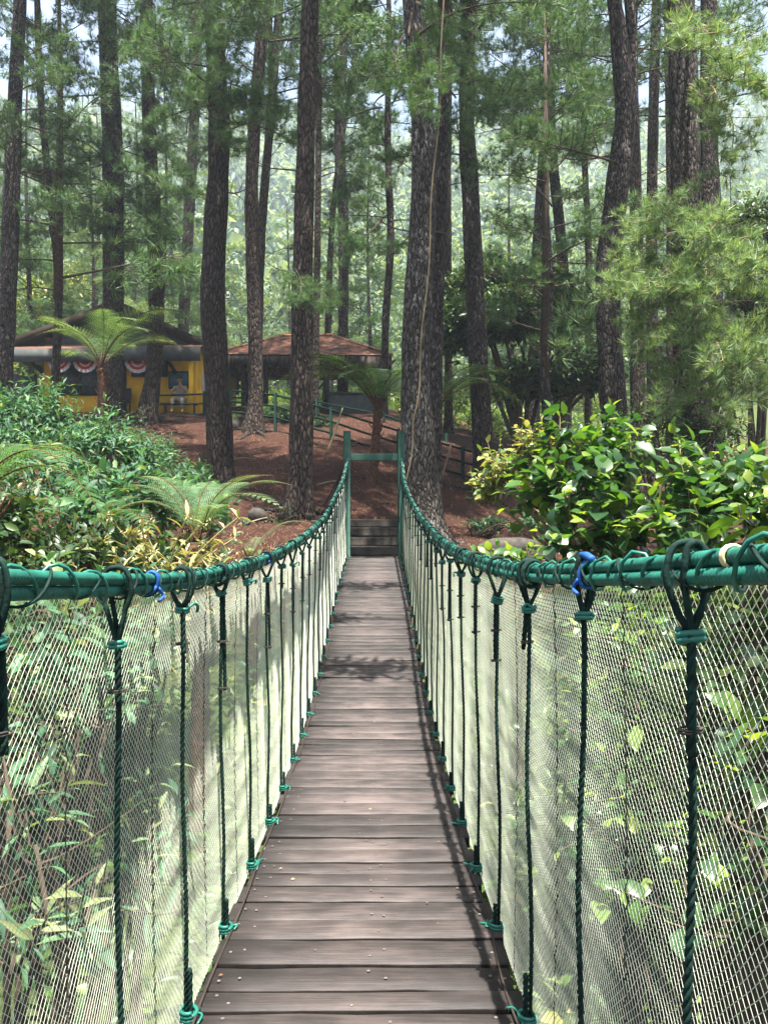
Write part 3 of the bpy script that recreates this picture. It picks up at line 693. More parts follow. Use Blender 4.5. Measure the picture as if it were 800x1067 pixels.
# bunting: half rosettes of red and white cloth hung under the eave
for k, (x, wd, lab) in enumerate(((-11.0, .84, 'red and white half-round bunting beside the thin trunk at the window'), (-10.1, .86, 'red and white half-round bunting over the window near the fern'), (-8.28, .90, 'red and white half-round bunting above the bare yellow wall'), (-7.62, .5, 'small red and white bunting folded beside the notice board'))):
    t = thing('bunting', lab, 'bunting', (x, 26.7, 5.3), 'bunting under the eave')
    for (r0, r1, m, nm) in ((.0, .38, 'red', 'red_band'), (.38, .52, 'white', 'white_band'), (.52, .74, 'red', 'red_band'), (.74, 1.0, 'white', 'white_band')):
        mb = MB(); th = np.linspace(np.pi, 2 * np.pi, 25); w = wd / 2
        v = []
        for r in (r0, r1):
            v.append(np.stack([x + w * r * np.cos(th), 26.72 + .035 * np.sin(th * 16) * r, 5.28 + w * 1.0 * r * np.sin(th)], -1))
        i = np.arange(24); mb.add(np.concatenate(v), np.stack([i, i + 1, i + 26, i + 25], -1)); mb.build(nm, M[m], t)
# dark chair by the wall
ch = thing('wooden_chair', 'dark wooden chair standing against the yellow wall', 'chair', (-8.9, 27.1, 3.55))
cz = float(H(-8.9, 26.9)) ; cz = max(cz, 3.45)
mb = MB(); box(mb, (-9.15, 26.85, cz + .42), (-8.68, 27.3, cz + .47), bev=.01); mb.build('seat', M['dark_wood'], ch)
mb = MB(); box(mb, (-9.15, 27.28, cz + .5), (-8.68, 27.33, cz + .95), bev=.01); mb.build('backrest', M['dark_wood'], ch)
for x in (-9.13, -8.74):
    for y in (26.87, 27.24):
        mb = MB(); box(mb, (x, y, cz - .05), (x + .05, y + .05, cz + .42 if y < 27 else cz + .5)); mb.build('leg', M['dark_wood'], ch)
# grey screen left of the hut
t = thing('slatted_screen', 'dark grey sloping screen beside the far side of the hut', 'screen', (-13.0, 27.5, 4.2))
mb = MB(); slab(mb, [(-13.4, 27.3, 4.2), (-12.1, 27.3, 3.7), (-12.1, 27.3, 4.75), (-13.4, 27.3, 5.05)], .05); mb.build('panel', M['grey_board'], t)
for x in (-13.35, -12.15):
    mb = MB(); box(mb, (x, 27.31, 3.2), (x + .08, 27.39, 4.95)); mb.build('post', M['dark_wood'], t)

# ------------------------------------------------------------------ the open pavilion
cx0, cx1, cy0, cy1, ez = -6.55, .62, 30.6, 36.6, 6.28
pav = thing('open_pavilion', 'open pavilion with rusty hipped tile roof on dark posts', 'pavilion', (-3, 33.5, 4.5))
rl, rr_ = np.array([-4.1, 33.4, 7.62]), np.array([-1.9, 33.4, 7.65])
c = [np.array([cx0, cy0, ez]), np.array([cx1, cy0, ez - .05]), np.array([cx1, cy1, ez]), np.array([cx0, cy1, ez])]
rf = MB()
def tiled(a, b, tb, ta, rows=16):
    """courses of tiles from the eave a-b up to the ridge ta-tb, each overlapping the one below"""
    for k in range(rows):
        u0, u1 = k / rows, (k + 1.12) / rows
        n = nrm(np.cross(b - a, ta - a))
        q = [a + (ta - a) * u0 + n * .035, b + (tb - b) * u0 + n * .035, b + (tb - b) * min(u1, 1) + n * .005, a + (ta - a) * min(u1, 1) + n * .005]
        slab(rf, q, .028, .5)
tiled(c[0], c[1], rr_, rl); tiled(c[1], c[2], rr_, rr_ - [0, .02, 0]); tiled(c[2], c[3], rl, rr_); tiled(c[3], c[0], rl, rl + [0, .02, 0])
rf = rf.build('roof', M['tile'], pav)
mb = MB(); prism(mb, rl + [-.1, 0, .04], rr_ + [.1, 0, .04], .2, .12); [prism(mb, q + np.array([0, 0, .05]), e + np.array([0, 0, .04]), .15, .10) for q, e in ((c[0], rl), (c[1], rr_), (c[2], rr_), (c[3], rl))]; mb.build('ridge_tiles', M['tile'], rf)
mb = MB(); g = np.random.default_rng(2)       # ragged dark fringe below the eave
for a, b in ((c[0], c[1]), (c[1], c[2]), (c[3], c[0])):
    nn = int(np.linalg.norm(b - a) / .05)
    for k in range(nn):
        p = a + (b - a) * k / nn; q = a + (b - a) * (k + 1.15) / nn; h = .32 + .22 * g.random() + (.25 if k > nn * .85 or k < nn * .1 else 0)
        slab(mb, [p + [0, 0, -.04], p + [0, g.normal() * .03, -h], q + [0, g.normal() * .03, -h * g.uniform(.8, 1)], q + [0, 0, -.04]], .03)
mb.build('eave_fringe', M['dark_wood'], pav)
for x, y in ((-5.35, 31.1), (-4.45, 31.1), (-2.0, 31.1), (.15, 31.1), (-6.0, 36.1), (-3.0, 36.1), (.15, 36.1)):
    z = float(H(x, y)); mb = MB(); box(mb, (x - .09, y - .09, z - .3), (x + .09, y + .09, ez + .1)); p = mb.build('post', M['dark_wood'], pav)
    for s in (-1, 1):
        mb = MB(); prism(mb, (x + s * .08, y, ez - .75), (x + s * .62, y, ez - .12), .08, .09); mb.build('brace', M['dark_wood'], p)
mb = MB(); z = float(H(-2, 31.1)); box(mb, (-1.9, 31.0, z - .4), (.05, 31.2, z + .75)); mb.build('parapet', M['grey_board'], pav)
mb = MB(); box(mb, (-2.0, 30.96, z + .753), (.15, 31.24, z + .83)); mb.build('parapet_cap', M['stone'], pav)

# ------------------------------------------------------------------ green railings
def railing(label, pts, rails=(.95, .62, .28), post=.045):
    """posts at pts, each span with its rails"""
    p = [np.asarray(q, float) for q in pts]
    t = thing('green_railing', label, 'railing', p[0])
    for q in p:
        z = q[2]; mb = MB(); box(mb, (q[0] - post, q[1] - post, z - .35), (q[0] + post, q[1] + post, z + 1.06), bev=.006); mb.build('post', M['fence_paint'], t)
    for h in rails:
        for a, b in zip(p[:-1], p[1:]):
            d = nrm(b - a) * (post + .002)
            mb = MB(); tube(mb, np.array([a + d + [0, 0, h], (a + b) / 2 + [0, 0, h - .012], b - d + [0, 0, h]]), .034, 6); mb.build('rail', M['fence_paint'], t, smooth=True)
railing('green pipe railing on posts in front of the seated man', [P(158, 442, 26.2), P(213, 441, 25.6), P(262, 447, 25.0)], (.98, .66, .30))
railing('green pipe railing that slopes down across the red bank behind the portal', [P(240, 440, 24.0), P(287, 446, 23.2), P(345, 463, 22.2), P(415, 487, 21.0), P(482, 508, 20.0), P(560, 530, 19.0)], (1.0, .66, .32))
railing('green pipe railing along the path below the pavilion', [P(275, 438, 27.5), P(330, 447, 26.8), P(400, 462, 25.6), P(465, 486, 24.4)], (.95, .5))
# leaning props and stones on the bank
for k, (a, b, d, lab) in enumerate((((340, 462), (357, 425), 20.5, 'pale stick leaning on the railing left of the portal'), ((457, 500), (470, 462), 19.0, 'pale stick leaning behind the portal crossbar'), ((519, 505), (535, 468), 18.6, 'pale stick leaning right of the thick trunk'))):
    a = P(*a, d); b = P(*b, d + .5); a[2] = min(a[2], H(a[0], a[1]) + .0) ; mb = MB(); tube(mb, spline([a, (a + b) / 2 + [.02, 0, .01], b], 8), [.03, .03, .028, .028, .026, .025, .024, .022], 6)
    tag(mb.build('wooden_stick', M['vine'], loc=a), lab, 'stick')
def rock(name, label, c, r, seed):
    g = np.random.default_rng(seed); mb = MB(); n, m = 14, 10
    th = np.linspace(0, 2 * np.pi, n, endpoint=False); ph = np.linspace(.02, np.pi - .02, m)
    q = np.stack([np.outer(np.sin(ph), np.cos(th)), np.outer(np.sin(ph), np.sin(th)), np.outer(np.cos(ph), np.ones(n))], -1)
    k = 1 + .28 * wob(q + seed * 1.7, .9, 5, seed); q = np.sign(q) * np.abs(q) ** .8 * k[..., None] * np.asarray(r) + np.asarray(c)
    i = np.arange(m - 1)[:, None] * n; j = np.arange(n)[None]; j2 = (j + 1) % n
    mb.add(q.reshape(-1, 3), np.stack([i + j, i + n + j, i + n + j2, i + j2], -1).reshape(-1, 4))
    mb.more([list(range(4))[::-1]], 0)
    return tag(mb.build(name, M['stone'], loc=c), label, 'rock')
for px, d, r, lab in ((268, 15.2, (.17, .15, .17), 'grey rounded rock on the red bank left of the steps'), (255, 15.0, (.12, .1, .09), 'small grey rock beside the rounded one'), (300, 16.2, (.25, .14, .07), 'flat stone half sunk in the red bank'), (532, 13.6, (.55, .3, .2), 'broad mossy rock right of the thick trunk'), (555, 13.3, (.16, .12, .11), 'pale small rock beside the broad mossy one'), (262, 23.3, (.3, .2, .25), 'grey rock at the foot of a thin trunk by the railing'), (243, 23.6, (.25, .2, .2), 'low grey rock below the hut railing'), (165, 24.6, (.2, .2, .14), 'brown rock below the seated man')):
    c = on_ground(px, d); rock('rock', lab, c + [0, 0, r[2] * .4], r, int(px))
for px0, px1, d in ((93, 198, 25.6),):
    a, b = P(px0, 437, d), P(px1, 439, d); mb = MB(); tube(mb, spline([a, (a + b) / 2 + [0, 0, -.04], b], 16), .07, 8); o = mb.build('edging_log', M['twig'], loc=a); tag(o, 'long brown log edging the terrace in front of the hut', 'log')
mb = MB(); a = P(150, 452, 25.0)
# hanging rope down the thick trunk
pts = [P(462, -60, 12.6), P(460, 60, 12.7), P(452, 180, 12.9), P(444, 300, 13.0), P(436, 400, 13.05), P(430, 455, 13.1), P(424, 505, 13.2)]
mb = MB(); tube(mb, spline(pts, 90) + .02 * np.stack([np.sin(np.linspace(0, 30, 90)), np.cos(np.linspace(0, 22, 90)), 0 * np.linspace(0, 1, 90)], -1), .013, 6); tag(mb.build('hanging_vine', M['vine'], loc=pts[-1], smooth=True), 'pale dry vine hanging down along the thick trunk behind the portal', 'vine')

# ------------------------------------------------------------------ the seated man
def skin_mesh(nodes, edges, mat, name, parent, lv=2):
    """one continuous surface grown round a skeleton: nodes (x, y, z, radius), world coordinates"""
    me = bpy.data.meshes.new(name); me.from_pydata([n[:3] for n in nodes], edges, [])
    ob = bpy.data.objects.new(name, me); COL.objects.link(ob)
    md = ob.modifiers.new('s', 'SKIN'); md.use_smooth_shade = True
    for k, n in enumerate(nodes):
        me.skin_vertices[0].data[k].radius = (n[3], n[4] if len(n) > 4 else n[3])
    me.skin_vertices[0].data[0].use_root = True
    sb = ob.modifiers.new('d', 'SUBSURF'); sb.levels = lv; sb.render_levels = lv
    dg = bpy.context.evaluated_depsgraph_get(); new = bpy.data.meshes.new_from_object(ob.evaluated_get(dg)); new.name = name
    bpy.data.objects.remove(ob); o = bpy.data.objects.new(name, new); COL.objects.link(o)
    new.materials.clear(); new.materials.append(mat)
    for p in new.polygons: p.material_index = 0; p.use_smooth = True
    if parent: o.parent = parent; o.data.transform(Matrix.Translation(-parent.location))
    return o
B = P(188, 420, 27.0); B[2] = max(float(H(B[0], B[1])), 3.35); bx_, by_, bz_ = B
man = thing('person', 'man in a pale shirt and khaki trousers sitting behind the green railing by the hut', 'person', B)
def Q(x, y, z): return (bx_ + x, by_ + y, bz_ + z)      # x to the right, y away, z up
J = [(*Q(0, .1, .52), .13, .10), (*Q(0, .07, .72), .125, .10), (*Q(0, 0, .93), .14, .10), (*Q(0, -.03, 1.04), .06), (*Q(0, -.07, 1.10), .05), (*Q(-.005, -.10, 1.19), .078, .09), (*Q(-.005, -.10, 1.28), .07, .08),
     (*Q(-.19, .0, .97), .055), (*Q(-.27, -.16, .74), .045), (*Q(-.12, -.36, .70), .034), (*Q(-.06, -.42, .70), .03),
     (*Q(.19, .0, .97), .055), (*Q(.25, -.22, .78), .045), (*Q(.09, -.25, 1.0), .034), (*Q(.05, -.23, 1.07), .03),
     (*Q(-.10, .05, .48), .085), (*Q(-.17, -.40, .50), .065), (*Q(-.17, -.42, .10), .042), (*Q(-.18, -.55, .04), .035),
     (*Q(.10, .05, .48), .085), (*Q(.16, -.38, .50), .065), (*Q(.17, -.36, .10), .042), (*Q(.18, -.50, .04), .035)]
E = [(0, 1), (1, 2), (2, 3), (3, 4), (4, 5), (5, 6), (2, 7), (7, 8), (8, 9), (9, 10), (2, 11), (11, 12), (12, 13), (13, 14), (0, 15), (15, 16), (16, 17), (17, 18), (0, 19), (19, 20), (20, 21), (21, 22)]
skin_mesh(J, E, M['skin'], 'body', man)
big = lambda k, s=1.16: (*J[k][:3], *(r * s for r in J[k][3:]))
mid = lambda a, b, t, r: (*(J[a][q] * (1 - t) + J[b][q] * t for q in range(3)), r)
skin_mesh([big(1), big(0), big(2), big(7, 1.25), mid(7, 8, .8, .056), big(11, 1.25), mid(11, 12, .8, .056), mid(2, 3, .6, .075)], [(0, 1), (0, 2), (2, 3), (3, 4), (2, 5), (5, 6), (2, 7)], M['shirt'], 'shirt', man)
skin_mesh([(*Q(0, .1, .5), .155, .12), big(15, 1.2), big(16, 1.2), mid(16, 17, .85, .058), big(19, 1.2), big(20, 1.2), mid(20, 21, .85, .058)], [(0, 1), (1, 2), (2, 3), (0, 4), (4, 5), (5, 6)], M['trousers'], 'trousers', man)
skin_mesh([(*Q(-.005, -.125, 1.335), .075, .07), (*Q(-.005, -.06, 1.29), .092, .09), (*Q(-.005, -.03, 1.19), .07)], [(0, 1), (1, 2)], M['hair'], 'hair', man)
for s in (-1, 1):       # eyes, ears, fingers
    mb = MB(); tube(mb, [Q(s * .03 - .005, -.182, 1.215), Q(s * .03 - .005, -.192, 1.215)], .009, 6); mb.build('eye', M['hair'], man)
    mb = MB(); tube(mb, spline([Q(s * .08 - .005, -.09, 1.17), Q(s * .092 - .005, -.085, 1.20), Q(s * .08 - .005, -.08, 1.235)], 6), .014, 6); mb.build('ear', M['skin'], man)
mb = MB(); tube(mb, [Q(-.005, -.18, 1.225), Q(-.005, -.21, 1.185), Q(-.005, -.185, 1.178)], [.008, .016, .010], 6); mb.build('nose', M['skin'], man)
for (hx, hy, hz), dr in (((-.06, -.42, .70), (.6, -.5, -.5)), ((.05, -.23, 1.07), (-.5, .2, .7))):
    d = nrm(dr); u = nrm(np.cross(d, [0, .3, 1]))
    for k in range(5):
        a = np.array(Q(hx, hy, hz)) + u * (k - 2) * .016; L = (.055, .075, .08, .075, .06)[k]
        mb = MB(); tube(mb, spline([a, a + d * L * .6 + u * (k - 2) * .004, a + d * L + np.array([0, .02, -.015])], 7), .0085, 5); mb.build('finger', M['skin'], man)
bn = thing('wooden_bench', 'plain wooden bench under the seated man', 'bench', B)
mb = MB(); box(mb, (bx_ - .7, by_ - .05, bz_ + .36), (bx_ + .55, by_ + .3, bz_ + .42), bev=.01); mb.build('seat', M['twig'], bn)
for x in (-.6, .4):
    mb = MB(); box(mb, (bx_ + x, by_ + .02, bz_ - .1), (bx_ + x + .07, by_ + .24, bz_ + .36)); mb.build('leg', M['twig'], bn)
# ------------------------------------------------------------------ foliage building blocks
def needles(mb, O, D, g, count=30, length=.19, width=.005, spread=(.25, 1.15), tint=(0, .8)):
    """tufts of thin needles at O pointing about D"""
    O = np.repeat(O, count, 0); D = np.repeat(nrm(D), count, 0); n = len(O)
    r = rdir(n, g); r = nrm(r - D * (r * D).sum(-1, keepdims=True))
    a = g.uniform(*spread, n)[:, None]
    d = nrm(D * np.cos(a) + r * np.sin(a)); L = (length * g.uniform(.65, 1.15, n))[:, None]
    s = nrm(np.cross(d, rdir(n, g))) * width / 2
    tip = O + d * L; tip[:, 2] -= .16 * L[:, 0] * g.uniform(.2, 1.4, n)
    b = O - D * g.uniform(0, .07, n)[:, None]
    v = np.stack([b - s, b + s, tip], 1).reshape(-1, 3)
    mb.add(v, np.arange(3 * n).reshape(-1, 3), np.clip(g.uniform(tint[0], tint[1], n) + (g.random(n) < .03) * .5, 0, 1))
def spray(seed, L=2.1, sub=14, tufts=6, count=34, length=.20, width=.0065, droop=.28, wide=.75):
    """a pine branch along +Y: drooping stem, twigs both sides, a tuft at every twig end; returns (foliage, wood)"""
    g = np.random.default_rng(seed); fo = MB(); wd = MB()
    t = np.linspace(0, 1, 14)
    st = np.stack([.10 * L * np.sin(t * 3 + seed), t * L, .10 * L * t - droop * L * t ** 2.0], -1)
    tube(wd, st, .022 * (1 - .8 * t) * L / 2, 5, 1)
    O, D = [], []
    for k in range(sub):
        u = .28 + .70 * (k + g.uniform(0, .8)) / sub; i = min(int(u * 13), 12); p = st[i] + (st[i + 1] - st[i]) * (u * 13 - i)
        s = (-1) ** k; l = L * wide * (.55 - .38 * u) * g.uniform(.6, 1.25)
        d = nrm([s * g.uniform(.7, 1.1), g.uniform(.5, 1.0), g.uniform(-.15, .45)])
        e = p + d * l; m = p + d * l * .55 + [0, 0, -.10 * l]; e = e + [0, 0, g.uniform(-.15, .15) * l]
        c = bez(p, m, e, 7); tube(wd, c, .007, 4, 1, cap=False)
        for q in range(tufts):
            w = 1 - q / tufts * .72; j = min(int(w * 6), 5); o = c[j] + (c[j + 1] - c[j]) * (w * 6 - j)
            O.append(o + (g.normal(size=3) * .045 * (q > 0)) * L); D.append(nrm(c[j + 1] - c[j] + g.normal(size=3) * .45 * (q > 0) + [0, 0, .22]))
    for q in range(4): O.append(st[-1 - q]); D.append(nrm(st[-1] - st[-3] + g.normal(size=3) * .3 * (q > 0)))
    needles(fo, np.array(O), np.array(D), g, count, length, width)
    return fo, wd
def join_spray(fo, wd):
    mb = MB(); mb.join(fo, mat=0); mb.join(wd, mat=1); return mb
SPR_RAW = [spray(100 + k, L=1.9 + .15 * (k % 3), droop=(.18, .3, .42, .25, .36)[k % 5]) for k in range(5)]
SPR = [join_spray(*q).mesh('pine_spray', [M['needle'], M['twig']]) for q in SPR_RAW]
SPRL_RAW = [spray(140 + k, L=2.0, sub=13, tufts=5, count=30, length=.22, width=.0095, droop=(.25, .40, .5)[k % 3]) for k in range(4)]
SPRL = [join_spray(*q).mesh('pine_spray_sunlit', [M['needle_sunlit'], M['twig_pale']]) for q in SPRL_RAW]
def basis(d, up=(0, 0, 1), roll=0.0, s=1.0, loc=(0, 0, 0)):
    d = nrm(d); x = nrm(np.cross(d, up)); z = np.cross(x, d)
    c, q = math.cos(roll), math.sin(roll); x, z = x * c + z * q, z * c - x * q
    m = np.eye(4); m[:3, 0] = x * s; m[:3, 1] = d * s; m[:3, 2] = z * s; m[:3, 3] = loc; return m
# crowns high above the picture (they give the bank its shade)
def top_crown(seed, hgt=9.5, rad=3.1, nb=32):
    g = np.random.default_rng(seed); mb = MB()
    raw = [spray(500 + seed * 7 + k, L=2.0, sub=11, tufts=4, count=22, length=.25, width=.013, droop=.1) for k in range(3)]
    tube(mb, [(0, 0, -.5), (.05, .02, hgt * .5), (0, 0, hgt)], [.13, .08, .02], 6, 1, 1)
    for k in range(nb):
        u = (k + .5) / nb; z = u * hgt; a = k * 2.4 + g.uniform(-.4, .4)
        r = rad * (1 - .75 * u ** 1.4) * g.uniform(.65, 1.15)
        mb.join(raw[k % 3][0], basis((math.cos(a), math.sin(a), g.uniform(-.05, .4)), s=r / 2.0, loc=(0, 0, z)), 0, 0)
        mb.join(raw[k % 3][1], basis((math.cos(a), math.sin(a), .15), s=r / 2.0, loc=(0, 0, z)), 0, 1)
    return mb.mesh('pine_top', [M['needle'], M['twig']])
TOPS = [top_crown(k) for k in range(3)]
# soft young pines with needles all the way down
def young_pine(seed, hgt, rad, nb, mat):
    g = np.random.default_rng(seed); mb = MB()
    raw = [spray(700 + seed * 9 + k, L=2.0, sub=11, tufts=5, count=22, length=.24, width=.011, droop=.22) for k in range(4)]
    for k in range(nb):
        u = (k + .5) / nb; a = k * 2.4 + g.uniform(-.5, .5)
        r = rad * (1 - .72 * u) * g.uniform(.55, 1.2)
        M4 = basis((math.cos(a), math.sin(a), g.uniform(-.1, .35)), s=max(r / 2.0, .45), loc=(g.normal() * .1, g.normal() * .1, hgt * (.06 + .93 * u)))
        dt = g.uniform(-.12, .18); mb.join(raw[k % 4][0], M4, dt, 0); mb.join(raw[k % 4][1], M4, 0, 1)
    return mb.mesh('young_pine_crown', [M[mat], M['twig']])
YP = [young_pine(1, 13, 2.7, 62, 'needle'), young_pine(2, 12, 2.3, 56, 'needle'), young_pine(3, 13, 2.6, 60, 'needle_sunlit')]
def stem_mesh(seed, hgt, r):
    g = np.random.default_rng(seed); n = 18; t = np.linspace(0, 1, n)
    mb = MB(); tube(mb, np.stack([.10 * np.sin(t * 5 + seed), .10 * np.sin(t * 4 + 2 * seed), t * hgt - .4], -1), r * (1 - .8 * t), 8)
    return mb.mesh('trunk', M['bark'], True)
YS = [stem_mesh(1, 13.4, .13), stem_mesh(2, 12.4, .11), stem_mesh(3, 13.4, .13)]

# ------------------------------------------------------------------ the tall pines
tg = np.random.default_rng(77)
PINES = {}
DEAD = []
for k in range(4):
    g = np.random.default_rng(300 + k); mb = MB(); t = np.linspace(0, 1, 10); L = 1.2
    s = np.stack([.10 * np.sin(t * 4 + k), t * L, .14 * np.sin(t * 2.4 + k) - .12 * t], -1); tube(mb, s, .022 * (1 - .75 * t), 5)
    for q in range(4):
        i = 3 + q + (q > 2); d = nrm([(-1) ** q * 1.0, .7, g.uniform(-.4, .5)]); l = g.uniform(.2, .5)
        tube(mb, bez(s[i], s[i] + d * l * .6 + [0, 0, .03], s[i] + d * l, 6), .008, 4)
    DEAD.append(mb.mesh('dead_branch', M['twig']))
def pine(key, label, d, pts, low=(0, 330, 0), dead=3, mat='bark', top=True, height=21.0, fork=None, light=False, group=None):
    """pts: (px, py, width in px) from the foot upwards; low = (py from, py to, how many leafy branches)"""
    w = [P(a, b, d) for a, b, _ in pts]; r = [.87 * c / F * d / 2 for *_, c in pts]
    gnd = float(H(w[0][0], d))
    base = w[0].copy(); base[2] = gnd - .35
    if w[0][2] > gnd + .25: w.insert(0, np.array([w[0][0] + (w[0][0] - w[1][0]) * .15, d, gnd - .05])); r.insert(0, r[0] * 1.05)
    else: w[0][2] = gnd + .0
    base[0] = w[0][0]; w.insert(0, base); r.insert(0, r[0] * 1.12)
    e = w[-1]; lean = (w[-1] - w[-3]) / max(w[-1][2] - w[-3][2], .1)
    zt = gnd + height
    while e[2] < zt - .5:
        q = e + np.array([lean[0] * 2.5 * .7, tg.uniform(-.12, .12), 2.5]); w.append(q); r.append(max(.05, r[-1] * .86)); e = q
    w = np.array(w); r = np.array(r); w[:, 1] += np.array([0, 0] + list(tg.normal(size=len(w) - 2) * .06))
    n = int((w[-1][2] - w[0][2]) / .16); u = np.linspace(0, 1, n)
    pr = spline(np.concatenate([w, r[:, None]], 1), n); p, rr = pr[:, :3], np.abs(pr[:, 3])
    hz = p[:, 2] - gnd; rr = rr * (1 + .30 * np.exp(-np.clip(hz, 0, 9) / .35))
    if mat == 'bark' and len(key) % 2: mat = 'bark_plain'
    tr = thing('pine_tree', label, 'pine tree', (w[1][0], d, gnd), group)
    mb = MB(); sides = 16 if r[1] > .12 else 9; th = np.arange(sides) * 2 * np.pi / sides
    dirs = np.stack([np.cos(th), np.sin(th)], -1)
    q = p[:, None] + rr[:, None, None] * np.stack([dirs[:, 0], dirs[:, 1], 0 * th], -1)[None]
    lump = 1 + .06 * wob(q * [1, 1, .5], .28, 5, 3) + (.20 * np.exp(-np.clip(hz, 0, 9) / .3))[:, None] * np.cos(th * 5 + d)[None]
    tube(mb, p, rr, sides, rad=lump); mb.build('trunk', M[mat], tr, smooth=True)
    at = lambda z: np.array([np.interp(z, p[:, 2], p[:, k]) for k in range(3)])
    rad = lambda z: float(np.interp(z, p[:, 2], rr))
    if fork:
        fw = np.array([P(a, b, d + .1) for a, b, _ in fork]); fr = [c / F * d / 2 for *_, c in fork]
        mb = MB(); s = spline(np.concatenate([fw, np.array(fr)[:, None]], 1), 30); tube(mb, s[:, :3], s[:, 3], 9); mb.build('side_stem', M[mat], tr, smooth=True)
    if r[1] > .2:
        for k in range(5):
            az = k * 1.26 + tg.uniform(-.4, .4); l = tg.uniform(.6, 1.3); q = []
            for u in np.linspace(.1, 1, 9):
                xx = w[1][0] + math.cos(az + .3 * math.sin(u * 3)) * (r[1] * .7 + l * u); yy = d + math.sin(az + .3 * math.sin(u * 3)) * (r[1] * .7 + l * u)
                q.append((xx, yy, float(H(xx, yy)) + .10 * (1 - u) ** 2 - .015))
            mb = MB(); tube(mb, np.array(q), np.linspace(.085, .018, 9) * tg.uniform(.7, 1.1), 7); mb.build('root', M[mat], tr, smooth=True)
    a, b, n = low; loc = np.array(tr.location)
    for k in range(n):
        z = tg.uniform(P(0, b, d)[2], P(0, a, d)[2] + .6); o = at(z); az = tg.uniform(0, 6.28); s = tg.uniform(.75, 1.25)
        dr = np.array([math.cos(az), math.sin(az), tg.uniform(-.05, .35)])
        link('branch', (SPRL if light else SPR)[tg.integers(4)], tr, basis(dr, roll=tg.uniform(-.5, .5), s=s, loc=o - loc + nrm(dr) * rad(z) * .3))
    for k in range(dead):
        z = tg.uniform(P(0, 330, d)[2], P(0, -20, d)[2]); o = at(z); az = tg.choice([0, np.pi]) + tg.uniform(-.7, .7)
        link('dead_branch', DEAD[tg.integers(4)], tr, basis((math.cos(az), math.sin(az), tg.uniform(-.1, .3)), roll=tg.uniform(-3, 3), s=tg.uniform(.5, 1.3), loc=o - loc))
    if top:
        o = at(zt - 9.5); link('crown', TOPS[tg.integers(3)], tr, basis((math.cos(d * 3), math.sin(d * 3), 0), s=tg.uniform(.85, 1.12), loc=o - loc))
    PINES[key] = (tr, at, rad, d); return tr
def bough(key, frm, to, s=1.0, dy=0.0, light=False, roll=0.0):
    """one leafy branch of a pine from its trunk at height frm (py) to the pixel to, dy metres nearer"""
    tr, at, rad, d = PINES[key]; o = at(P(0, frm, d)[2]); e = P(to[0], to[1], d - dy); v = e - o; L = np.linalg.norm(v)
    n0 = max(0.0, L - 2.0 * s)
    v = v + [0, 0, .22 * 2 * s]; dr = nrm(v)
    loc = np.array(tr.location)
    if n0 > .15:
        mb = MB(); a = o + dr * n0; tube(mb, spline([o, (o + a) / 2 + [0, 0, .05], a + dr * .1], 8), .03 * s, 6); mb.build('limb', M['twig'], tr)
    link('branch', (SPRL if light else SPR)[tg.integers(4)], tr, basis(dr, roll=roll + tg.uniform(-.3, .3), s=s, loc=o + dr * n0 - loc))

pine('edge', 'dark pine trunk in front of the far left end of the hut roof', 20, [(2, 420, 22), (12, 230, 19), (17, 90, 16), (20, 0, 15)], (20, 200, 7))
pine('hutthin', 'thin wavy pine trunk crossing the hut window', 21.5, [(56, 425, 10), (60, 300, 9), (50, 190, 8), (43, 90, 8), (40, 0, 7)], (0, 260, 7), height=14)
pine('hutthick', 'stout straight pine rising in front of the hut, beside the tree fern', 23.5, [(113, 433, 27), (118, 330, 25), (119, 180, 24), (113, 60, 22), (112, 0, 21)], (0, 260, 10), dead=2)
pine('hutlean', 'leaning pine with a bent foot in front of the notice board', 24, [(152, 434, 23), (160, 380, 19), (163, 290, 18), (156, 130, 16), (153, 0, 15)], (0, 230, 9))
pine('behindhut', 'slim pine rising from behind the hut roof', 38, [(188, 420, 14), (194, 290, 13), (203, 120, 12), (208, 0, 11)], (0, 250, 5))
pine('leftbig', 'big pine with flecked bark rooted low on the red bank, right of the hut', 17, [(231, 520, 33), (228, 420, 30), (223, 300, 29), (229, 150, 25), (222, 0, 22)], (0, 200, 9), dead=2)
pine('pavthin', 'pine at the left corner of the pavilion with its foot by the railing', 23, [(265, 456, 21), (266, 380, 17), (262, 210, 16), (268, 90, 15), (276, 0, 14)], (40, 160, 3), dead=3)
pine('pavbehind', 'slim dark pine just behind the pavilion corner pine', 29, [(268, 420, 12), (272, 250, 11), (283, 110, 10), (291, 0, 10)], (0, 150, 2), dead=4)
pine('mid', 'big straight pine rooted just left of the stone steps', 15.5, [(312, 548, 31), (314, 430, 28), (315, 300, 25), (319, 130, 22), (323, 0, 21)], (0, 100, 1), dead=5)
pine('midslim', 'slim dark pine hugging the right side of the big straight one', 27, [(328, 430, 9), (331, 250, 8), (332, 100, 7), (333, 0, 7)], (150, 300, 2), dead=2)
pine('wavy', 'wavy pine standing behind the pavilion roof', 34, [(357, 400, 13), (358, 270, 12), (357, 210, 13), (353, 120, 12), (358, 50, 11), (361, 0, 10)], (150, 320, 4), dead=3)
pine('slant', 'thin slanting pine beside the wavy one', 37, [(340, 400, 8), (346, 230, 7), (360, 120, 6), (380, 0, 6)], (150, 300, 3), dead=2)
pine('thin400', 'thin pine with a kink standing right of the pavilion', 30, [(400, 420, 9), (402, 330, 9), (407, 250, 9), (404, 150, 8), (405, 0, 6)], (150, 300, 8))
pine('main', 'thickest pale pine leaning beside the right post of the portal', 14.2, [(443, 556, 47), (438, 480, 40), (433, 400, 36), (436, 300, 33), (442, 180, 30), (437, 90, 27), (429, 0, 23)], (30, 170, 2), mat='bark_grey', dead=1)
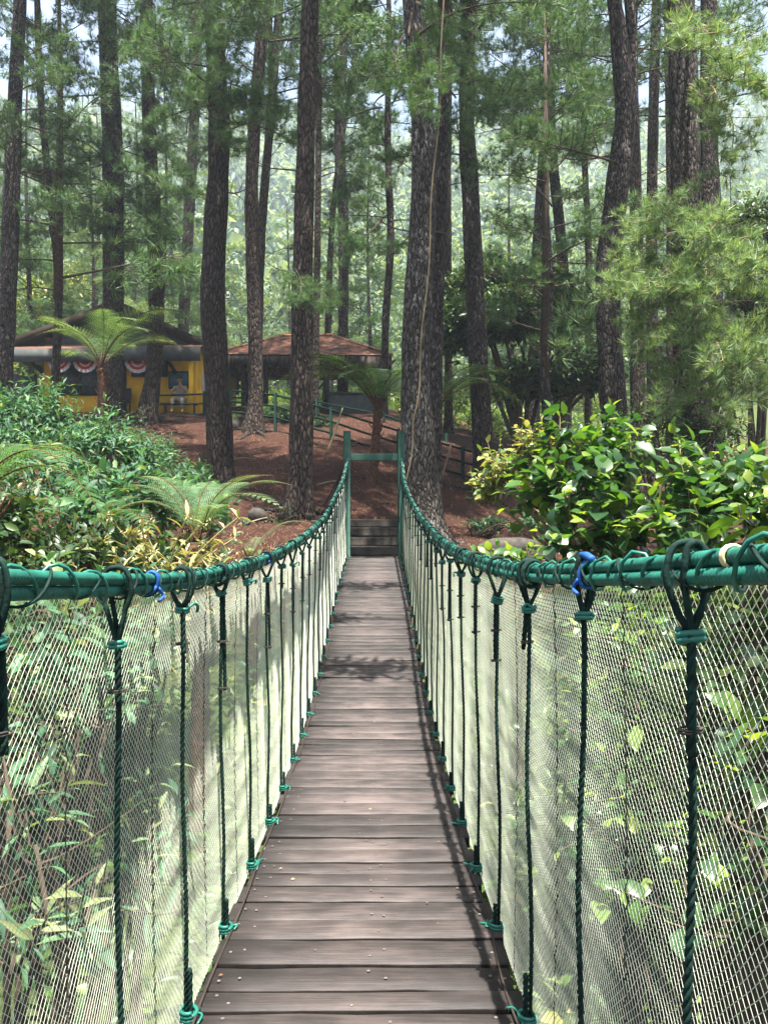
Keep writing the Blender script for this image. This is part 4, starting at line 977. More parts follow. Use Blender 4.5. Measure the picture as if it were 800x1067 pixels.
pine('mainback', 'reddish pine half hidden behind the thickest one', 17, [(452, 500, 18), (455, 330, 16), (460, 180, 15), (463, 60, 13), (462, 0, 12)], (0, 170, 4))
pine('slim467', 'slim dark pine between the thickest pine and the bent one', 27, [(467, 440, 10), (467, 300, 9), (466, 180, 9), (468, 0, 8)], (60, 200, 3))
pine('bent', 'dark smooth pine with a gentle bend, right of the thickest one', 19, [(503, 470, 25), (497, 350, 23), (491, 220, 22), (486, 120, 19), (489, 0, 16)], (40, 180, 4), dead=1)
pine('pair_l', 'dark pine leaning right, left one of the crossing group in the middle distance', 27, [(556, 440, 15), (560, 270, 14), (566, 160, 13), (572, 60, 11), (572, 0, 10)], (0, 150, 4))
pine('pair_r', 'dark pine leaning left, right one of the crossing group in the middle distance', 28, [(590, 440, 14), (586, 280, 13), (576, 170, 12), (570, 80, 10), (568, 0, 9)], (0, 150, 3))
pine('wiggle', 'thin snaking stem in front of the dark glossy bush', 21, [(574, 470, 13), (567, 385, 11), (573, 300, 10), (568, 200, 8), (570, 100, 7), (572, 0, 6)], (80, 200, 2), height=13)
pine('slim612', 'very thin pine left of the forked one', 29, [(612, 430, 8), (612, 280, 8), (608, 150, 7), (605, 0, 7)], (20, 180, 5), dead=3)
pine('forked', 'forked brown pine behind the leafy right-hand bush', 15, [(643, 470, 32), (636, 380, 30), (632, 290, 29), (643, 190, 27), (650, 120, 24), (641, 30, 19), (638, 0, 17)], (0, 200, 2), fork=[(646, 165, 13), (657, 120, 11), (659, 60, 10), (655, 0, 10), (652, -60, 8)])
pine('back660', 'pine half hidden behind the forked one', 22, [(664, 430, 17), (662, 240, 15), (660, 100, 13), (659, 0, 12)], (0, 170, 4))
pine('slim682', 'straight slim pine right of the forked one', 24, [(680, 430, 14), (680, 240, 13), (682, 100, 12), (684, 0, 11)], (0, 170, 3), top=False)
pine('slim696', 'thin pine just left of the wide dark trunk', 26, [(697, 430, 9), (697, 200, 9), (695, 0, 8)], (0, 120, 2))
pine('rightbig', 'wide dark pine trunk above the drooping bright needles', 13.2, [(722, 470, 40), (719, 380, 37), (716, 230, 35), (712, 110, 33), (709, 0, 31)], (0, 40, 0), height=19, top=False)
pine('right740', 'dark pine standing close to the right of the wide one', 17.5, [(743, 440, 24), (741, 270, 22), (739, 130, 20), (737, 0, 18)], (0, 130, 3), top=False)
# boughs that stand out in the photograph
for k, frm, to, s, dy, l, ro in (
    ('leftbig', 150, (222, 108), 1.0, 1.6, 0, 0), ('leftbig', 60, (240, 95), .9, 1.3, 0, .4), ('leftbig', 110, (190, 135), 1.0, .8, 0, 0), ('leftbig', 130, (262, 130), .9, .6, 0, 0), ('leftbig', 20, (195, 60), 1.1, 1.0, 0, 0),
    ('hutthick', 110, (60, 60), 1.2, 1.0, 0, 0), ('hutthick', 170, (70, 200), 1.1, .8, 0, 0), ('hutthick', 60, (150, 60), 1.1, 1.2, 0, 0), ('hutthick', 200, (165, 240), 1.0, .6, 0, 0), ('hutlean', 150, (200, 200), 1.1, .8, 0, 0), ('hutlean', 240, (110, 250), 1.0, .8, 0, 0),
    ('main', 40, (470, 95), .85, 1.5, 0, 0), ('main', 10, (420, 100), .9, 1.6, 0, 0), ('main', 20, (450, 130), .8, 1.9, 0, 0), ('main', 0, (480, 60), .9, 1.0, 0, 0), ('bent', 40, (510, 110), .9, 1.4, 0, 0), ('bent', 80, (480, 170), .8, 1.4, 0, 0), ('bent', 20, (470, 50), .9, 1.0, 0, 0),
    ('mid', 290, (335, 330), .8, 1.2, 0, 0), ('mid', 270, (305, 320), .7, 1.5, 0, 0), ('mid', 240, (362, 262), .8, .6, 0, 0), ('thin400', 190, (350, 215), 1.2, 1.0, 0, 0), ('thin400', 150, (365, 165), 1.2, 1.0, 0, 0), ('thin400', 110, (440, 120), 1.2, .5, 0, 0), ('thin400', 220, (362, 280), 1.1, 1.2, 0, 0), ('wavy', 200, (385, 230), 1.2, 1.0, 0, 0), ('thin400', 60, (360, 100), 1.3, 1.0, 0, 0), ('thin400', 20, (395, 60), 1.3, 1.0, 0, 0),
    ('pair_l', 60, (545, 120), 1.3, 1.5, 0, 0), ('pair_r', 80, (565, 130), 1.3, 2, 0, 0), ('pair_r', 30, (600, 70), 1.4, 1.2, 0, 0), ('pair_l', 10, (530, 40), 1.3, 1, 0, 0), ('forked', 250, (610, 255), .6, .8, 0, 0),
    ('rightbig', 210, (655, 262), .8, 1.6, 1, 0), ('rightbig', 230, (680, 215), .8, 1.8, 1, 0), ('rightbig', 240, (720, 262), .9, 2.6, 1, 0), ('rightbig', 250, (770, 270), 1.0, 1.9, 1, 0), ('rightbig', 270, (690, 310), .95, 2.4, 1, 0), ('rightbig', 280, (745, 315), 1.0, 2.6, 1, 0), ('rightbig', 300, (800, 330), 1.1, 2.0, 1, 0), ('rightbig', 300, (665, 325), .8, 1.9, 1, 0), ('rightbig', 310, (712, 352), .9, 2.5, 1, 0), ('rightbig', 320, (770, 372), 1.0, 2.3, 1, 0), ('rightbig', 340, (690, 392), .8, 1.8, 1, 0), ('rightbig', 340, (800, 410), 1.0, 1.6, 1, 0), ('rightbig', 350, (740, 410), .8, 2.0, 1, 0), ('rightbig', 240, (640, 285), .7, 1.9, 1, 0), ('rightbig', 350, (690, 425), .8, 2.3, 1, 0), ('rightbig', 340, (775, 425), .9, 2.4, 1, 0), ('rightbig', 330, (655, 365), .8, 2.0, 1, 0), ('rightbig', 345, (735, 385), .9, 3.0, 1, 0), ('rightbig', 250, (730, 235), .7, 2.2, 1, 0), ('rightbig', 265, (800, 290), 1.0, 2.2, 1, 0), ('rightbig', 290, (655, 300), .8, 2.2, 1, .5), ('rightbig', 290, (725, 300), .8, 2.8, 1, -.5),
    ('rightbig', 60, (770, 60), 1.0, 2.2, 1, 0), ('rightbig', 30, (735, 55), .9, 2.6, 1, 0), ('rightbig', 80, (800, 110), 1.1, 1.6, 1, 0), ('rightbig', 90, (745, 120), .8, 2.0, 1, 0), ('rightbig', 90, (775, 160), .9, 1.9, 1, 0),
):
    bough(k, frm, to, s, dy, bool(l), ro)

# young pines further back, soft with needles down to the ground
yg = np.random.default_rng(5)
for k, (px, d, s, m, lab) in enumerate((
    (-20, 29, 1.0, 0, 'feathery young pine at the far left edge beyond the hut'), (62, 38, 1.15, 1, 'feathery young pine rising behind the left slope of the hut roof'),
    (140, 41, 1.25, 0, 'feathery young pine directly behind the hut gable'), (225, 44, 1.2, 2, 'feathery young pine behind the gap between hut and pavilion'),
    (5, 42, 1.25, 1, 'feathery young pine far behind the left edge pine'), (100, 46, 1.35, 0, 'tall feathery young pine far behind the hut, left of its stout pine'), (190, 47, 1.3, 1, 'tall feathery young pine far behind the slim pine at the hut roof'), (30, 31, 1.05, 0, 'dark feathery young pine just beyond the left end of the hut'), (170, 36.5, 1.15, 0, 'dark feathery young pine close behind the right half of the hut'),
    (95, 33, .9, 2, 'small sunlit young pine close behind the hut'), (385, 41, 1.2, 1, 'feathery young pine behind the right end of the pavilion'), (345, 50, 1.1, 2, 'pale young pine behind the middle of the pavilion'),
    (300, 58, 1.3, 2, 'pale distant young pine left of the pavilion ridge'), (530, 44, 1.15, 0, 'feathery young pine between the bent pine and the crossing pair'), (615, 40, 1.05, 1, 'feathery young pine behind the thin stem left of the forked pine'),
    (760, 46, 1.2, 2, 'pale young pine behind the pair of trunks at the far right'), (440, 56, 1.2, 0, 'distant young pine behind the thickest trunk'), (180, 54, 1.4, 2, 'pale distant young pine left of the slim pine behind the hut'), (690, 55, 1.2, 2, 'pale distant young pine between the slim straight pines'))):
    b = on_ground(px, d); t = thing('young_pine', lab, 'young pine', b)
    q = basis((math.cos(k * 2.1), math.sin(k * 2.1), 0), s=s); link('trunk', YS[m], t, q); link('crown', YP[m], t, q)

# ------------------------------------------------------------------ broadleaf shrubs
def shrub_meshes(g, base, blobs, leaf, size, n, mats, stems=14, twig=.006, up=.35, tint=(.05, .8), clump=7, gloss=None):
    """blobs: (centre, radii) ellipsoids that the foliage fills unevenly; returns foliage, wood builders in world coordinates"""
    fo, wd = MB(), MB(); base = np.asarray(base, float)
    w = np.array([np.prod(r) ** .72 for _, r in blobs]); w /= w.sum(); nc = max(1, n // clump)
    pick = g.choice(len(blobs), nc, p=w); C = np.array([b[0] for b in blobs])[pick]; Rr = np.array([np.broadcast_to(b[1], 3) for b in blobs])[pick]
    dv = rdir(nc, g); dv[:, 2] = np.where(dv[:, 2] < -.35, -dv[:, 2] * .6, dv[:, 2]); dv = nrm(dv)
    rad = g.uniform(.25, 1, nc) ** .45
    lump = 1 + .30 * wob(dv * 2.2 + C, .9, 4, 2)
    tip = C + dv * Rr * (rad * lump)[:, None]; out = nrm(dv * .8 + [0, 0, up] + g.normal(size=(nc, 3)) * .3)
    L = size * 2.2
    for k in range(min(nc, stems * 6)):         # twigs that carry the clumps
        a = tip[k] - out[k] * L * 1.6; tube(wd, bez(a + (C[k] - a) * .35, a, tip[k], 5), [twig, twig * .9, twig * .8, twig * .6, twig * .4], 4, .5, cap=False)
    for k in range(stems):
        e = C[k % nc] + (tip[k % nc] - C[k % nc]) * .6; bb = base + [g.normal() * .12, g.normal() * .12, 0]
        tube(wd, bez(bb, (bb + e) / 2 + [g.normal() * .15, g.normal() * .15, .2], e, 9), np.linspace(twig * 3, twig, 9), 5)
    u = np.tile(np.linspace(0, 1, clump), nc); ci = np.repeat(np.arange(nc), clump)
    o = tip[ci] - out[ci] * (u * L)[:, None]; ph = u * clump * 2.4 + np.repeat(g.uniform(0, 6.28, nc), clump)
    a1 = nrm(np.cross(out, [.3, .4, .87])); a2 = np.cross(out, a1)
    rdl = np.cos(ph)[:, None] * a1[ci] + np.sin(ph)[:, None] * a2[ci]
    d = nrm(rdl * (.5 + .7 * u)[:, None] + out[ci] * (.75 - .4 * u)[:, None] + g.normal(size=o.shape) * .18 + [0, 0, -.12])
    nrmU = nrm(out[ci] * .7 + [0, 0, .8] + g.normal(size=o.shape) * .35)
    sz = size * g.uniform(.38, 1.25, len(o)) * (.65 + .35 * np.minimum(1, u * 2.2))
    tn = np.clip(g.uniform(*tint, len(o)) + (1 - u) * .16 + (np.repeat(g.random(nc), clump) < .07) * .25, 0, 1)
    lv = leaf if isinstance(leaf, list) else [leaf]; w_ = g.integers(len(lv), size=len(o))
    for k, (tv, tf) in enumerate(lv):
        j = w_ == k; place(fo, tv, tf, o[j], d[j], nrmU[j], sz[j], tn[j])
    return fo, wd
def shrub(name, label, cat, base, blobs, leaf, size, n, mat, seed, wood='twig', group=None, **kw):
    g = np.random.default_rng(seed); t = thing(name, label, cat, base, group)
    fo, wd = shrub_meshes(g, base, blobs, leaf, size, n, mat, **kw)
    fo.build('foliage', M[mat], t, smooth=True); wd.build('stem', M[wood], t, smooth=True)
    return t
G = lambda px, d: on_ground(px, d)
ROWS = ((.1, .45), (.3, .95), (.55, 1.0), (.8, .6), (.93, .22))
BROADS = [BROAD, leaf_t(.52, ROWS, .15, .55, .08), leaf_t(.58, ROWS, .5, .05, -.06), leaf_t(.70, ROWS, .2, .40, .03)]
# left of the bridge
shrub('leafy_shrub', 'large willow-leaved green shrub below the hut, left of the bridge', 'shrub', G(70, 11), [(P(35, 440, 11), (.95, .9, .75)), (P(105, 465, 10.4), (.85, .8, .65)), (P(60, 510, 10), (1.1, .8, .9)), (P(150, 480, 10.8), (.5, .6, .45)), (P(0, 470, 10.5), (.8, .8, .7))], LANCE, .17, 6200, 'lance', 1)
shrub('leafy_shrub', 'shrub with bigger soft green leaves between the willow-leaved shrub and the bridge', 'shrub', G(140, 7.5), [(P(140, 515, 8), (.62, .6, .46)), (P(205, 530, 8.4), (.5, .6, .45)), (P(90, 540, 7.4), (.5, .5, .45))], OVAL, .17, 1700, 'lance', 2)
shrub('leafy_shrub', 'low shrub at the far end of the left thicket, against the red bank', 'shrub', G(175, 14), [(P(155, 470, 14.5), (.7, .6, .5)), (P(195, 500, 13.2), (.55, .6, .45))], LANCE, .15, 1500, 'lance', 3)
shrub('leafy_shrub', 'dark shrub in the shade under the left thicket', 'shrub', G(60, 6), [(P(60, 590, 6.6), (.9, .6, .55)), (P(160, 590, 7.2), (.7, .6, .5)), (P(0, 560, 6.2), (.5, .5, .6))], OVAL, .14, 2200, 'dark_leaf', 4)
shrub('leafy_shrub', 'yellow-green shrub seen through the near part of the left net', 'shrub', G(20, 2.6), [(P(60, 720, 2.5), (.36, .4, .42)), (P(30, 650, 2.9), (.4, .4, .3)), (P(140, 690, 3.2), (.25, .5, .4))], OVAL, .085, 1100, 'lance', 5, tint=(0, .9))
shrub('leafy_shrub', 'sparse light-leaved shrub low behind the left net', 'shrub', G(20, 2.0), [(P(60, 960, 2.0), (.32, .3, .3)), (P(150, 900, 2.7), (.3, .4, .4)), (P(20, 850, 2.1), (.3, .3, .3))], LANCE, .11, 300, 'lance', 6, tint=(.1, 1))
shrub('low_bush', 'small green bush on the red bank between the two big left pines', 'bush', G(275, 15.6), [(P(270, 545, 15.4), (.28, .25, .16))], OVAL, .11, 260, 'lance', 31)
shrub('low_bush', 'small bush hugging the foot of the big pine left of the steps', 'bush', G(292, 15.2), [(P(290, 548, 15.0), (.22, .2, .2)), (P(300, 530, 15.1), (.12, .12, .16))], LANCE, .12, 200, 'lance', 32)
shrub('low_bush', 'dark low bush right of the thick pine on the red bank', 'bush', G(500, 15), [(P(505, 545, 15), (.5, .4, .16)), (P(560, 545, 14), (.5, .4, .2))], OVAL, .12, 600, 'lance', 33)
shrub('low_bush', 'low weeds along the foot of the sloping green railing', 'weed', G(330, 21.8), [(P(310, 470, 21.8), (.6, .3, .14)), (P(360, 482, 21.2), (.5, .3, .12))], LANCE, .2, 260, 'under', 34, up=.9)
# straw-coloured dry weed
dg_ = np.random.default_rng(9); t = thing('dry_weed', 'straw coloured dry weed standing just behind the left handrail', 'weed', G(170, 6.2))
mb = MB(); wd = MB()
for k in range(26):
    b = P(dg_.uniform(120, 240), 640, 6.2 + dg_.uniform(-.4, .5)); e = P(dg_.uniform(105, 262), dg_.uniform(535, 605), 6.2 + dg_.uniform(-.5, .5)); c = bez(b, (b + e) / 2 + [dg_.normal() * .06, 0, .1], e, 8); tube(wd, c, .006, 4, cap=False)
    m = 10; i = dg_.integers(2, 8, m); place(mb, *LANCE, c[i], nrm(dg_.normal(size=(m, 3)) + [0, 0, .4]), [0, 0, 1], dg_.uniform(.07, .17, m), dg_.uniform(0, 1, m))
    place(mb, *DIAM, np.repeat(e[None], 8, 0) + dg_.normal(size=(8, 3)) * .025, rdir(8, dg_), [0, 0, 1], .035, .9)
mb.build('foliage', M['straw'], t); wd.build('stem', M['straw'], t)
# right of the bridge
shrub('broadleaf_shrub', 'glossy broad-leaved shrub with lime green tips beside the right handrail', 'shrub', G(600, 6.2), [(P(600, 505, 5.6), (.42, .5, .32)), (P(640, 470, 5.8), (.36, .45, .25)), (P(560, 500, 5.9), (.34, .4, .24)), (P(585, 452, 5.9), (.20, .22, .24)), (P(640, 445, 5.7), (.14, .2, .2)), (P(650, 540, 5.3), (.36, .45, .3)), (P(590, 560, 5.4), (.34, .4, .2)), (P(625, 650, 5.6), (.6, .6, .55)), (P(640, 770, 5.6), (.65, .6, .6)), (P(620, 900, 5.8), (.6, .6, .6))], BROADS, .155, 2800, 'broad', 12, wood='twig_pale', clump=6, up=.7, tint=(.05, .92))
shrub('broadleaf_shrub', 'pale sprouting shoots left of the glossy broad-leaved shrub', 'shrub', P(600, 575, 6.3), [(P(525, 475, 6.3), (.26, .3, .13)), (P(555, 455, 6.2), (.2, .3, .14)), (P(510, 500, 6.4), (.2, .3, .10))], BROAD, .095, 420, 'under', 13, wood='twig_pale', up=.8, tint=(.5, 1), clump=5)
shrub('broadleaf_shrub', 'broad-leaved shrub with upright shoots at the right end of the handrail', 'shrub', G(760, 5.6), [(P(735, 500, 5.2), (.36, .45, .28)), (P(790, 520, 5.0), (.36, .4, .3)), (P(720, 545, 4.8), (.34, .4, .25)), (P(770, 490, 5.4), (.3, .4, .18)), (P(712, 462, 5.3), (.1, .15, .18)), (P(760, 640, 5.2), (.6, .6, .55)), (P(770, 790, 5.2), (.6, .6, .6))], BROADS, .14, 2300, 'broad', 14, wood='twig_pale', clump=6, up=.7, tint=(.05, .92))
shrub('broadleaf_shrub', 'low sunlit sprig of round leaves just behind the right handrail by the thick pine', 'shrub', G(540, 8), [(P(535, 575, 7.6), (.45, .3, .14)), (P(500, 588, 8.2), (.3, .3, .1))], BROAD, .14, 200, 'broad', 15, up=.8, tint=(.4, .9))
shrub('broadleaf_shrub', 'lime green vine leaves close to the handrail at the right edge', 'vine', G(800, 3.2), [(P(800, 545, 2.8), (.14, .2, .10)), (P(770, 570, 3.0), (.22, .2, .08))], BROAD, .11, 90, 'broad', 16, up=.8, tint=(.6, .95))
shrub('broadleaf_shrub', 'shaded round-leaved shrub seen through the near part of the right net', 'shrub', G(740, 2.6), [(P(750, 700, 2.4), (.36, .4, .34)), (P(690, 650, 2.9), (.4, .5, .26)), (P(640, 760, 3.2), (.34, .5, .4))], BROADS, .075, 1000, 'broad', 17, tint=(.1, .95))
shrub('broadleaf_shrub', 'low sparse shrub deep below the right net', 'shrub', G(760, 2.0), [(P(760, 950, 2.0), (.34, .3, .3)), (P(690, 860, 2.5), (.3, .4, .4)), (P(800, 820, 1.9), (.2, .3, .3))], BROADS, .075, 520, 'broad', 18, tint=(.1, .95))
shrub('dark_bush', 'tall dark glossy bush with thick stems between the bent and forked pines', 'bush', G(545, 24), [(P(530, 335, 24), (1.5, 1.3, 1.3)), (P(590, 330, 24.5), (1.5, 1.3, 1.2)), (P(480, 350, 25), (1.0, 1.2, 1.5)), (P(560, 400, 23.5), (1.6, 1.2, .9)), (P(615, 390, 24), (1.0, 1.2, 1.2)), (P(560, 310, 25), (1.6, 1.0, 1.1)), (P(500, 300, 25.5), (1.3, 1.0, 1.0))], OVAL, .29, 26000, 'dark_leaf', 21, stems=12, twig=.03)
shrub('dark_bush', 'dark glossy bush behind the needles at the right edge', 'bush', G(790, 21), [(P(785, 240, 21), (1.0, 1.0, 1.1)), (P(790, 310, 21), (1.1, 1.0, 1.2)), (P(770, 380, 20.5), (1.2, 1.0, 1.3))], OVAL, .21, 6000, 'dark_leaf', 22, twig=.02)
shrub('dark_bush', 'shaded bush on the ground under the drooping needles', 'bush', G(690, 14), [(P(680, 440, 13), (.8, .7, .6)), (P(740, 450, 12.5), (.8, .7, .6)), (P(700, 480, 11.5), (.9, .7, .5)), (P(640, 465, 14), (.7, .6, .5))], LANCE, .15, 2600, 'dark_leaf', 23, twig=.012)
shrub('sunny_bush', 'bright yellow-green bush beyond the left end of the hut', 'bush', G(20, 36), [(P(40, 330, 36), (1.6, 1.3, 2.2)), (P(15, 390, 35), (1.4, 1.3, 1.6)), (P(75, 300, 38), (1.2, 1.2, 1.3))], OVAL, .30, 2600, 'under', 24, tint=(.5, 1))
shrub('sunny_bush', 'small sunlit bush behind the bent pine under the dark glossy bush', 'bush', G(500, 30), [(P(515, 410, 30), (1.6, 1.0, 1.1)), (P(470, 420, 31), (1.0, 1.0, 1.0)), (P(600, 420, 31), (1.4, 1, .9))], OVAL, .22, 1800, 'under', 25, tint=(.4, 1))
shrub('low_bush', 'grassy clump on the terrace edge below the seated man', 'plant', G(190, 25.4), [(P(188, 443, 25.4), (.5, .3, .22))], LANCE, .45, 160, 'under', 26, up=1.2)
shrub('low_bush', 'dark low bush on the bank just below the pavilion railing', 'bush', G(300, 24.8), [(P(292, 432, 24.8), (.7, .4, .35)), (P(335, 442, 24.4), (.5, .4, .3))], OVAL, .14, 700, 'lance', 27)

# ------------------------------------------------------------------ ferns
def frond(seed, L=2.0, pairs=21, sub=16, wide=.34, droop=.35, lift=.5):
    """a twice-divided frond along +Y with a bare stalk at its foot"""
    g = np.random.default_rng(seed); mb = MB(); t = np.linspace(0, 1, 24)
    st = np.stack([.03 * L * np.sin(t * 3 + seed), L * (t - .12 * t ** 3), L * (lift * t - (lift * .3 + droop) * t ** 2.4)], -1)
    tube(mb, st, .011 * L / 2 * (1.3 - t) + .002, 5, .95, 1)
    O, D, U, S, T = [], [], [], [], []
    tt, nn, bb = frames(st)
    for k in range(pairs):
        u = .16 + .83 * k / pairs; f = u * 23; i = min(int(f), 22); p = st[i] + (st[i + 1] - st[i]) * (f - i); dirv = nrm(st[i + 1] - st[i])
        prof = np.sin(np.pi * min(1, .12 + .95 * (u - .12) / .88) ** .8) ** .7
        l = L * wide * max(.06, prof) * g.uniform(.9, 1.08)
        side = nrm(np.cross(dirv, [0, 0, 1])); up = np.cross(side, dirv)
        for s in (-1, 1):
            d = nrm(side * s + dirv * .38 + up * .05); e = p + d * l - np.array([0, 0, .16 * l + .05 * l * g.random()]); m = p + d * l * .5 + up * .03 * l
            c = bez(p, m, e, sub + 1); tn = g.uniform(.15, .8) + .15 * u
            ax = nrm(np.diff(c, axis=0)); w = L * .022 * (1.02 - np.linspace(0, 1, sub) ** 1.5) * (.7 + .3 * np.minimum(1, np.linspace(0, 4, sub)))
            for q in (-1, 1):
                pn = nrm(np.cross(ax, up)) * q + ax * .45 - np.array([0, 0, .12])
                O.append(c[:-1]); D.append(pn); U.append(np.tile(up, (sub, 1))); S.append(w); T.append(np.full(sub, min(tn, 1)))
    V = (np.array([(0, 0, 0), (-.36, .4, .02), (0, 1, -.06), (.36, .4, .02)], float), np.array([(0, 3, 2), (0, 2, 1)]))
    place(mb, *V, np.concatenate(O), np.concatenate(D), np.concatenate(U), np.concatenate(S), np.concatenate(T))
    return mb
FR = {}
for nm, ms in (('fern', 'fern'), ('fern_pale', 'fern_pale')):
    FR[nm] = [frond(40 + k, droop=(.5, .75, .4)[k], lift=(.5, .65, .4)[k], pairs=21).mesh('frond', [M[ms], M['fern_trunk']]) for k in range(3)]
def fern(name, label, crown, dirs, mat='fern', trunk=None, r=.10, cat='fern', s=1.0):
    """dirs: (azimuth in degrees from the right, counted away from the viewer; rise; length in m)"""
    crown = np.asarray(crown, float); base = np.array([crown[0], crown[1], float(H(crown[0], crown[1]))]) if trunk is None else np.asarray(trunk, float)
    t = thing(name, label, cat, base)
    mb = MB(); n = 30; c = spline([base - [0, 0, .2], (base + crown) / 2 + [.04, 0, 0], crown], n)
    q = np.linspace(0, 1, n); sd = 12; th = np.arange(sd) / sd * 6.28
    tube(mb, c, r * (1 - .35 * q), sd, rad=1 + .22 * np.sin(np.arange(n)[:, None] * 2.1 + th[None] * 3)); 
    g = np.random.default_rng(int(abs(crown[0]) * 100))
    for k in range(16 if crown[2] - base[2] > .6 else 0):     # old frond stubs below the crown
        z = g.uniform(.55, .98); i = int(z * (n - 1)); a = g.uniform(0, 6.28); d = np.array([math.cos(a), math.sin(a), 1.2]); tube(mb, [c[i], c[i] + d * .14, c[i] + d * .22 + [0, 0, .05]], [.02, .014, .006], 4)
    mb.build('trunk', M['fern_trunk'], t)
    for k, (az, rise, L) in enumerate(dirs):
        a = R(az); d = (math.cos(a), math.sin(a), rise); link('frond', FR[mat][k % 3], t, basis(d, s=L / 2.0 * s, loc=crown - base))
fern('tree_fern', 'tree fern with bright arching fronds in front of the yellow hut', P(106, 384, 19), [(-15, .85, 2.8), (-70, 1.5, 2.0), (200, .9, 2.2), (20, .5, 2.4), (-130, .7, 1.9), (175, 1.1, 2.0), (-40, .5, 2.3), (100, 1.2, 1.6), (150, .4, 1.8), (60, .8, 1.6), (-45, .9, 2.2), (-160, 1.0, 1.5)], 'fern_pale', trunk=[*P(108, 0, 19)[:2], H(P(108, 0, 19)[0], 19)], r=.15, cat='tree fern')
fern('tree_fern', 'darker tree fern with umbrella fronds behind the portal crossbar', P(393, 428, 18), [(178, .85, 2.7), (195, .45, 2.9), (-10, 1.2, 1.8), (30, .8, 2.0), (-120, .9, 1.9), (90, 1.2, 2.0), (150, .6, 2.5), (-60, .9, 1.7), (215, .8, 2.3), (10, .4, 1.8), (240, .6, 2.0), (170, 1.2, 2.2)], 'fern', trunk=[*P(386, 0, 18)[:2], H(P(386, 0, 18)[0], 18)], r=.13, cat='tree fern')
fern('tree_fern', 'shaded tree fern peeping out right of the thick trunk', P(452, 428, 18.6), [(-15, .55, 2.5), (5, .25, 2.7), (-50, .4, 2.1), (40, .7, 2.0), (-30, .8, 2.2), (120, .7, 1.5), (-100, .4, 1.3), (180, .5, 1.5)], 'fern', r=.12, cat='tree fern')
fern('ground_fern', 'big fern drooping in from the left edge above the handrail', P(-25, 515, 5.2), [(-30, .30, 1.05), (5, .45, .95), (-70, .2, .9), (40, .6, .9), (-10, .05, 1.1), (80, .8, .8), (-110, .5, .8)], 'fern')
fern('ground_fern', 'pale fern with spread fronds at the right end of the left thicket', P(205, 565, 7.4), [(15, .8, 1.25), (-20, .7, 1.1), (60, 1.0, 1.1), (120, .9, 1.1), (165, .8, 1.2), (-60, .6, .9), (0, 1.2, 1.1), (200, .6, 1.0), (90, 1.2, 1.0), (150, 1.2, 1.1)], 'fern_pale')
fern('ground_fern', 'small dark fern in the shade behind the dry weed', P(95, 560, 7.0), [(10, .5, .9), (-30, .3, .9), (60, .8, .8), (150, .6, .9), (200, .4, .8)], 'fern')
fern('ground_fern', 'little fern growing beside the foot of the hut railing', P(243, 442, 24.6), [(0, .6, 1.0), (60, .8, .9), (140, .6, 1.0), (200, .5, .9), (-60, .6, .8)], 'fern')
fern('ground_fern', 'fern on the bank below the pavilion corner', P(268, 437, 25), [(0, .5, 1.4), (40, .7, 1.2), (-40, .5, 1.2), (150, .6, 1.2), (220, .5, 1.0)], 'fern')
fern('ground_fern', 'browned fern frond arching over the red bank next to the left handrail', P(262, 580, 10.5), [(15, .7, 1.1), (170, .6, .6), (80, .9, .5)], 'fern_pale')

# ------------------------------------------------------------------ stuff: undergrowth, litter, far wood
ug = np.random.default_rng(61); mb = MB()
n = 2600; x = np.concatenate([ug.uniform(-7, -.2, n // 2), ug.uniform(.2, 7, n // 2)]); y = ug.uniform(-4.5, 12.4, n); ok = ~((np.abs(x) < .75) & (y > 10))
x, y = x[ok], y[ok]; z = H(x, y); hgt = np.clip(.55 + .45 * wob(np.stack([x, y, 0 * x], -1), 1.1, 4, 8), .12, 1.2)
for j in range(9):
    m = len(x); o = np.stack([x, y, z + hgt * ug.uniform(.15, 1.05, m)], -1) + ug.normal(size=(m, 3)) * [.12, .12, .03]
    place(mb, *(LANCE if j % 2 else OVAL), o, nrm(ug.normal(size=(m, 3)) * [1, 1, .5] + [0, 0, .2]), nrm(ug.normal(size=(m, 3)) * .4 + [0, 0, 1]), ug.uniform(.10, .24, m) * np.where(o[:, 1] < 4, .55, 1), np.clip(.5 + .35 * wob(o, 1.4, 4, 12) + ug.normal(size=m) * .2 - .42 * (o[:, 1] < 3.5), 0, 1))  # tint lowered near the camera, shade put into the leaf colour
kind(mb.build('undergrowth', M['under']), 'stuff')
mb = MB(); n = 5000; x = ug.uniform(-22, 14, n); y = ug.uniform(27, 48, n); ok = ~((x > -13.5) & (x < 1) & (y < 37.5)) ; x, y = x[ok], y[ok]
o = np.stack([x, y, H(x, y)], -1)
for j in range(4):
    m = len(x); q = o + np.stack([ug.normal(size=m) * .2, ug.normal(size=m) * .2, ug.uniform(.1, .8, m)], -1)
    place(mb, *LANCE, q, nrm(ug.normal(size=(m, 3)) * [1, 1, .6] + [0, 0, .5]), [0, 0, 1], ug.uniform(.25, .5, m), ug.uniform(.1, 1, m))
kind(mb.build('grass', M['under']), 'stuff')
mb = MB(); n = 70000; x = ug.uniform(-9, 6, n); y = 12.4 + 15 * ug.random(n) ** 1.5; ok = ~((np.abs(x) < .66) & (y < 15.1)); x, y = x[ok], y[ok]; m = len(x)
a = ug.uniform(0, 6.28, m); L = ug.uniform(.08, .2, m); c = np.stack([x, y, H(x, y) + .012], -1); e = c + np.stack([np.cos(a) * L, np.sin(a) * L, 0 * a], -1); e[:, 2] = H(e[:, 0], e[:, 1]) + ug.uniform(.004, .05, m)
s = np.stack([-np.sin(a), np.cos(a), 0 * a], -1) * .005
mb.add(np.stack([c - s, c + s, e], 1).reshape(-1, 3), np.arange(3 * m).reshape(-1, 3), ug.uniform(0, 1, m))
